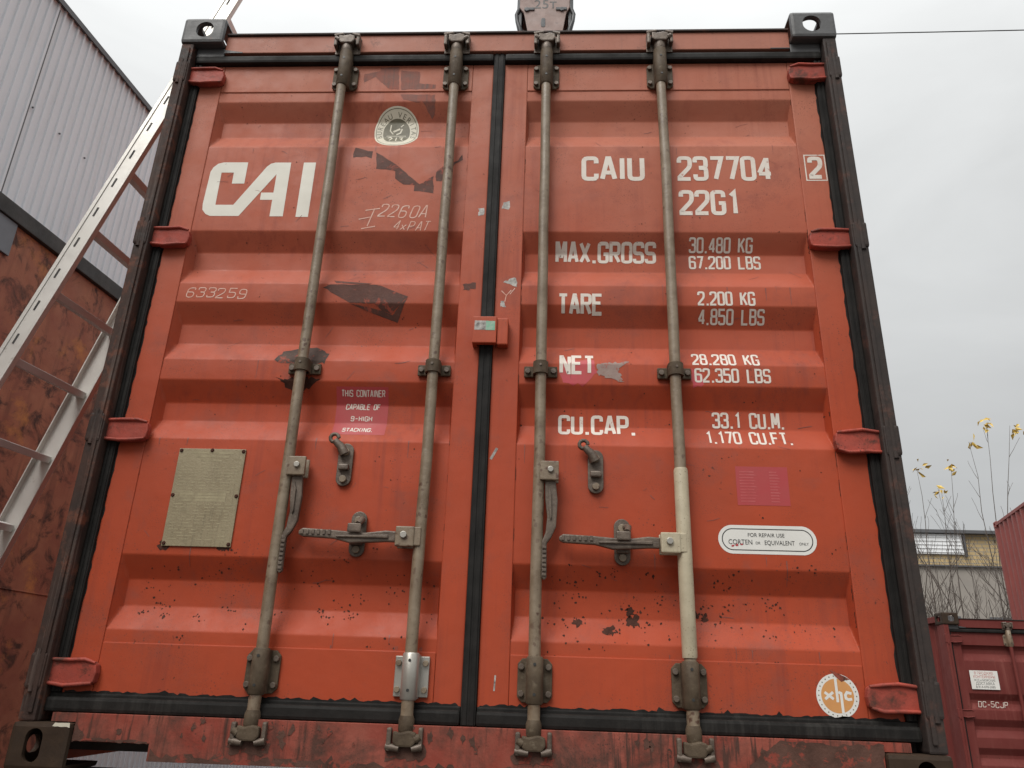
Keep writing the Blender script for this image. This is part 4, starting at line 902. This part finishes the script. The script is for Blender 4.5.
up_ = stack_container(1.10, 'faded brick-red container with ribbed side, upper one of the stack behind')
lo_ = bpy.data.objects.new('shipping_container', None); S.collection.objects.link(lo_); lo_.rotation_euler = up_.rotation_euler; lo_.location = up_.location-Vector((0, 0, 2.591))
tag(lo_, 'faded brick-red container under another one, behind the maroon container', 'shipping container', 'stacked containers behind at the right')
for chd in list(up_.children): dup_child(chd, lo_)

# =================================================================== distant building
db = thing('brick_building', 'distant yellow brick and grey building with a white siding panel, behind bare branches', 'building', (0, 30, 0))
BX0, BX1 = 12.0, 40.0
w_ = MB(); w_.box(BX0, BX1, 0, 9, -1.49, 5.30); w_.build('lower_wall', 'bgrey', db)
w_ = MB(); w_.box(BX0, BX1, 0.05, 9, 5.36, 6.62); w_.build('brick_wall', 'ybrick', db)
w_ = MB(); w_.box(BX0, BX1, -.12, 9, 5.301, 5.359); w_.build('ledge', 'flash', db)
w_ = MB(); w_.box(BX0-.1, BX1, -.2, 9.1, 6.621, 6.76, .01); w_.build('roof_edge', 'flash', db)
w_ = MB(); w_.box(BX0+.1, 16.85, -.05, .045, 5.80, 6.60)
for k in range(5): w_.box(BX0+.1, 16.85, -.075, -.05, 5.86+k*.15, 5.885+k*.15)
w_.build('siding_panel', 'bwhite', db)
w_ = MB(); w_.box(16.9, 16.97, -.09, .04, 5.7, 6.62); w_.build('downpipe', 'flash', db)
for x in (13.0, 15.2, 17.4, 19.6):
    MB().box(x, x+1.1, -.02, .05, 2.0, 3.4).build('window', 'flash', db)

# =================================================================== bare saplings
def shrub(seed, base, height, spread, tips, label, ns=5, dens=.78):
    rg = random.Random(seed); root = thing('sapling', label, 'tree', base, 0, 'bare saplings behind the containers'); mb = MB(); lf = MB(); n = 0
    def leaf(c, d, s_):
        t = bmesh.new(); d = d.normalized(); sd = d.orthogonal().normalized(); sd.rotate(Matrix.Rotation(rg.uniform(0, 6.28), 3, d)); nn = d.cross(sd)*s_*.12
        v = [t.verts.new(p) for p in (c, c+d*s_*.4+sd*s_*.24+nn, c+d*s_, c+d*s_*.4-sd*s_*.24+nn)]; t.faces.new(v)
        me = bpy.data.meshes.new('t'); t.to_mesh(me); t.free(); lf.b.from_mesh(me); bpy.data.meshes.remove(me)
    def cluster(c):
        for i in range(rg.randint(8, 13)):
            s_ = rg.uniform(.11, .22); leaf(c+Vector((rg.gauss(0, .06), rg.gauss(0, .06), rg.gauss(-.03, .09))), Vector((rg.gauss(0, 1), rg.gauss(0, 1), rg.gauss(-.7, .7))), s_)
    def br(p, d, Ln, rad, lv, target=None):
        nonlocal n
        n += 1; pts = [p]; k = 5; q = p.copy(); dd = d.copy()
        for i in range(k):
            dd = (dd+Vector((rg.gauss(0, .10), rg.gauss(0, .10), .05+rg.gauss(0, .05)))).normalized()
            if target is not None: dd = ((target-q).normalized()*.6+dd*.4).normalized(); q = q+dd*((target-q).length/(k-i))
            else: q = q+dd*Ln/k
            pts.append(q.copy())
        mb.tube(pts, [max(.0035, rad*(1-.75*i/k)) for i in range(k+1)], 5, False)
        if lv > 0:
            for i in range(int((3+lv)*dens)):
                tt = rg.uniform(.25, .95); idx = min(k-1, int(tt*k)); pp = pts[idx].lerp(pts[idx+1], tt*k-idx)
                a = rg.uniform(0, 6.28); side = Vector((math.cos(a), math.sin(a), 0)); nd = (dd*.75+side*rg.uniform(.35, .75)+Vector((0, 0, .25))).normalized()
                br(pp, nd, Ln*rg.uniform(.35, .6), rad*.45, lv-1)
    for i in range(ns):
        a = rg.uniform(0, 6.28); d = Vector((math.cos(a)*spread, math.sin(a)*spread*.6, 1)).normalized()
        br(Vector((rg.gauss(0, .12), rg.gauss(0, .12), 0)), d, height*rg.uniform(.6, .95), .030, 3)
    for tp in tips:
        tp = Vector(tp)-Vector(base); st = Vector((tp.x*.35, tp.y*.3, tp.z*rg.uniform(.40, .52)))
        br(Vector((0, 0, 0)), Vector((tp.x*.1, 0, 1)).normalized(), 1, .028, 1, st); br(st, Vector((0, 0, 1)), 1, .014, 1, tp); cluster(tp)
    mb.build('branches', 'bark', root); 
    if tips: lf.build('leaves', 'leaf', root)
    return root
def T3(x, z, y=16.2, s=None): k = (y+2.186)/(14.5+2.186); return (.2023+(x-.2023)*k, y, .2416+(z-.2416)*k)
shrub(3, (10.3, 16.2, -1.49), 4.9, .30, [T3(9.807, 6.035), T3(10.421, 5.95), T3(9.45, 5.60)], 'tallest bare sapling with yellow leaves left at its tips, behind the red containers', 5)
shrub(8, (9.3, 16.3, -1.49), 5.2, .42, [T3(8.60, 4.50), T3(8.93, 5.05)], 'bare sapling with two drooping yellow leaf clusters, middle one of the three', 6)
shrub(14, (8.7, 16.0, -1.49), 4.4, .45, [T3(8.20, 4.98)], 'bare sapling with one yellow leaf cluster, nearest the big container edge', 6)

# =================================================================== crane hook block and overhead wire
hk = thing('crane_hook_block', 'dull pinkish-grey crane hook block marked 25 hanging above the container roof', 'hook block', (0, 5, -.20))
cx_ = .062
for y in (-.16, .13):
    pl = MB(); pl.prism([(cx_-.20, 7.70), (cx_+.21, 7.70), (cx_+.255, 8.02), (cx_+.295, 8.10), (cx_+.30, 8.75), (cx_+.18, 8.95), (cx_-.18, 8.95), (cx_-.31, 8.75), (cx_-.305, 8.10), (cx_-.255, 8.02)], y, y+.03, bev=.006)
    pl.build('face_plate', 'hookp', hk)
ck = MB()
for s_ in (-1, 1):
    ck.tube([(cx_+s_*.28, -.10, 7.70), (cx_+s_*.30, -.12, 7.80), (cx_+s_*.335, -.12, 7.92), (cx_+s_*.345, -.12, 8.03), (cx_+s_*.31, -.12, 8.12), (cx_+s_*.31, -.1, 8.6)], [.030, .032, .022, .024, .03, .03], 8)
    ck.box(cx_+s_*.30-.02, cx_+s_*.30+.02, -.12, .13, 7.72, 8.7, .008)
ck.build('side_guard', 'hookd', hk)
pl = MB(); pl.prism(stadium(cx_-.02, 7.86, .05, .14), -.164, -.158); pl.build('slot', 'hookd', hk)
bo = MB(); hexbolt(bo, cx_-.22, -.16, 8.06, .03, .02); hexbolt(bo, cx_+.20, -.16, 8.06, .03, .02); bo.box(cx_-.25, cx_-.13, -.175, -.161, 8.05, 8.09, .004); bo.box(cx_+.13, cx_+.26, -.175, -.161, 8.05, 8.09, .004); bo.build('bolt', 'hookd', hk)
tx = font_shape('25т', .20, cx_+.0, 8.085, .95)
t = bmesh.new()
for lp in tx: t.faces.new([t.verts.new((x, -.1615, z)) for x, z in lp])
mesh_obj(t, 'capacity_number', 'ink', hk, False)
sh = MB(); sh.tube([(cx_, -.12, 8.6), (cx_, .12, 8.6)], .26, 28); sh.build('sheave', 'hookd', hk)
rp = MB()
for x in (-.22, -.08, .08, .22): rp.tube([(cx_+x, 0, 8.6), (cx_+x*.9, 0, 22)], .011, 6)
rp.build('hoist_rope', 'cable', hk)
hh = MB(); hh.tube([(cx_, 0, 7.8), (cx_, 0, 7.55), (cx_+.08, 0, 7.45), (cx_+.16, 0, 7.30), (cx_+.12, 0, 7.14), (cx_, 0, 7.08), (cx_-.12, 0, 7.14), (cx_-.16, 0, 7.26)], [.045, .045, .05, .06, .065, .06, .045, .02], 12); hh.build('hook', 'hookd', hk)
wr = MB(); wpt = []
for i in range(25):
    x = 3.4+i*2.2; wpt.append((x, 10, 12.726+(x-5.84)*.037+.0009*(x-20)**2-.18))
wr.tube(wpt, .012, 6); w_ = wr.build('overhead_wire', 'cable'); tag(w_, 'thin black overhead wire crossing the grey sky at the upper right', 'wire')
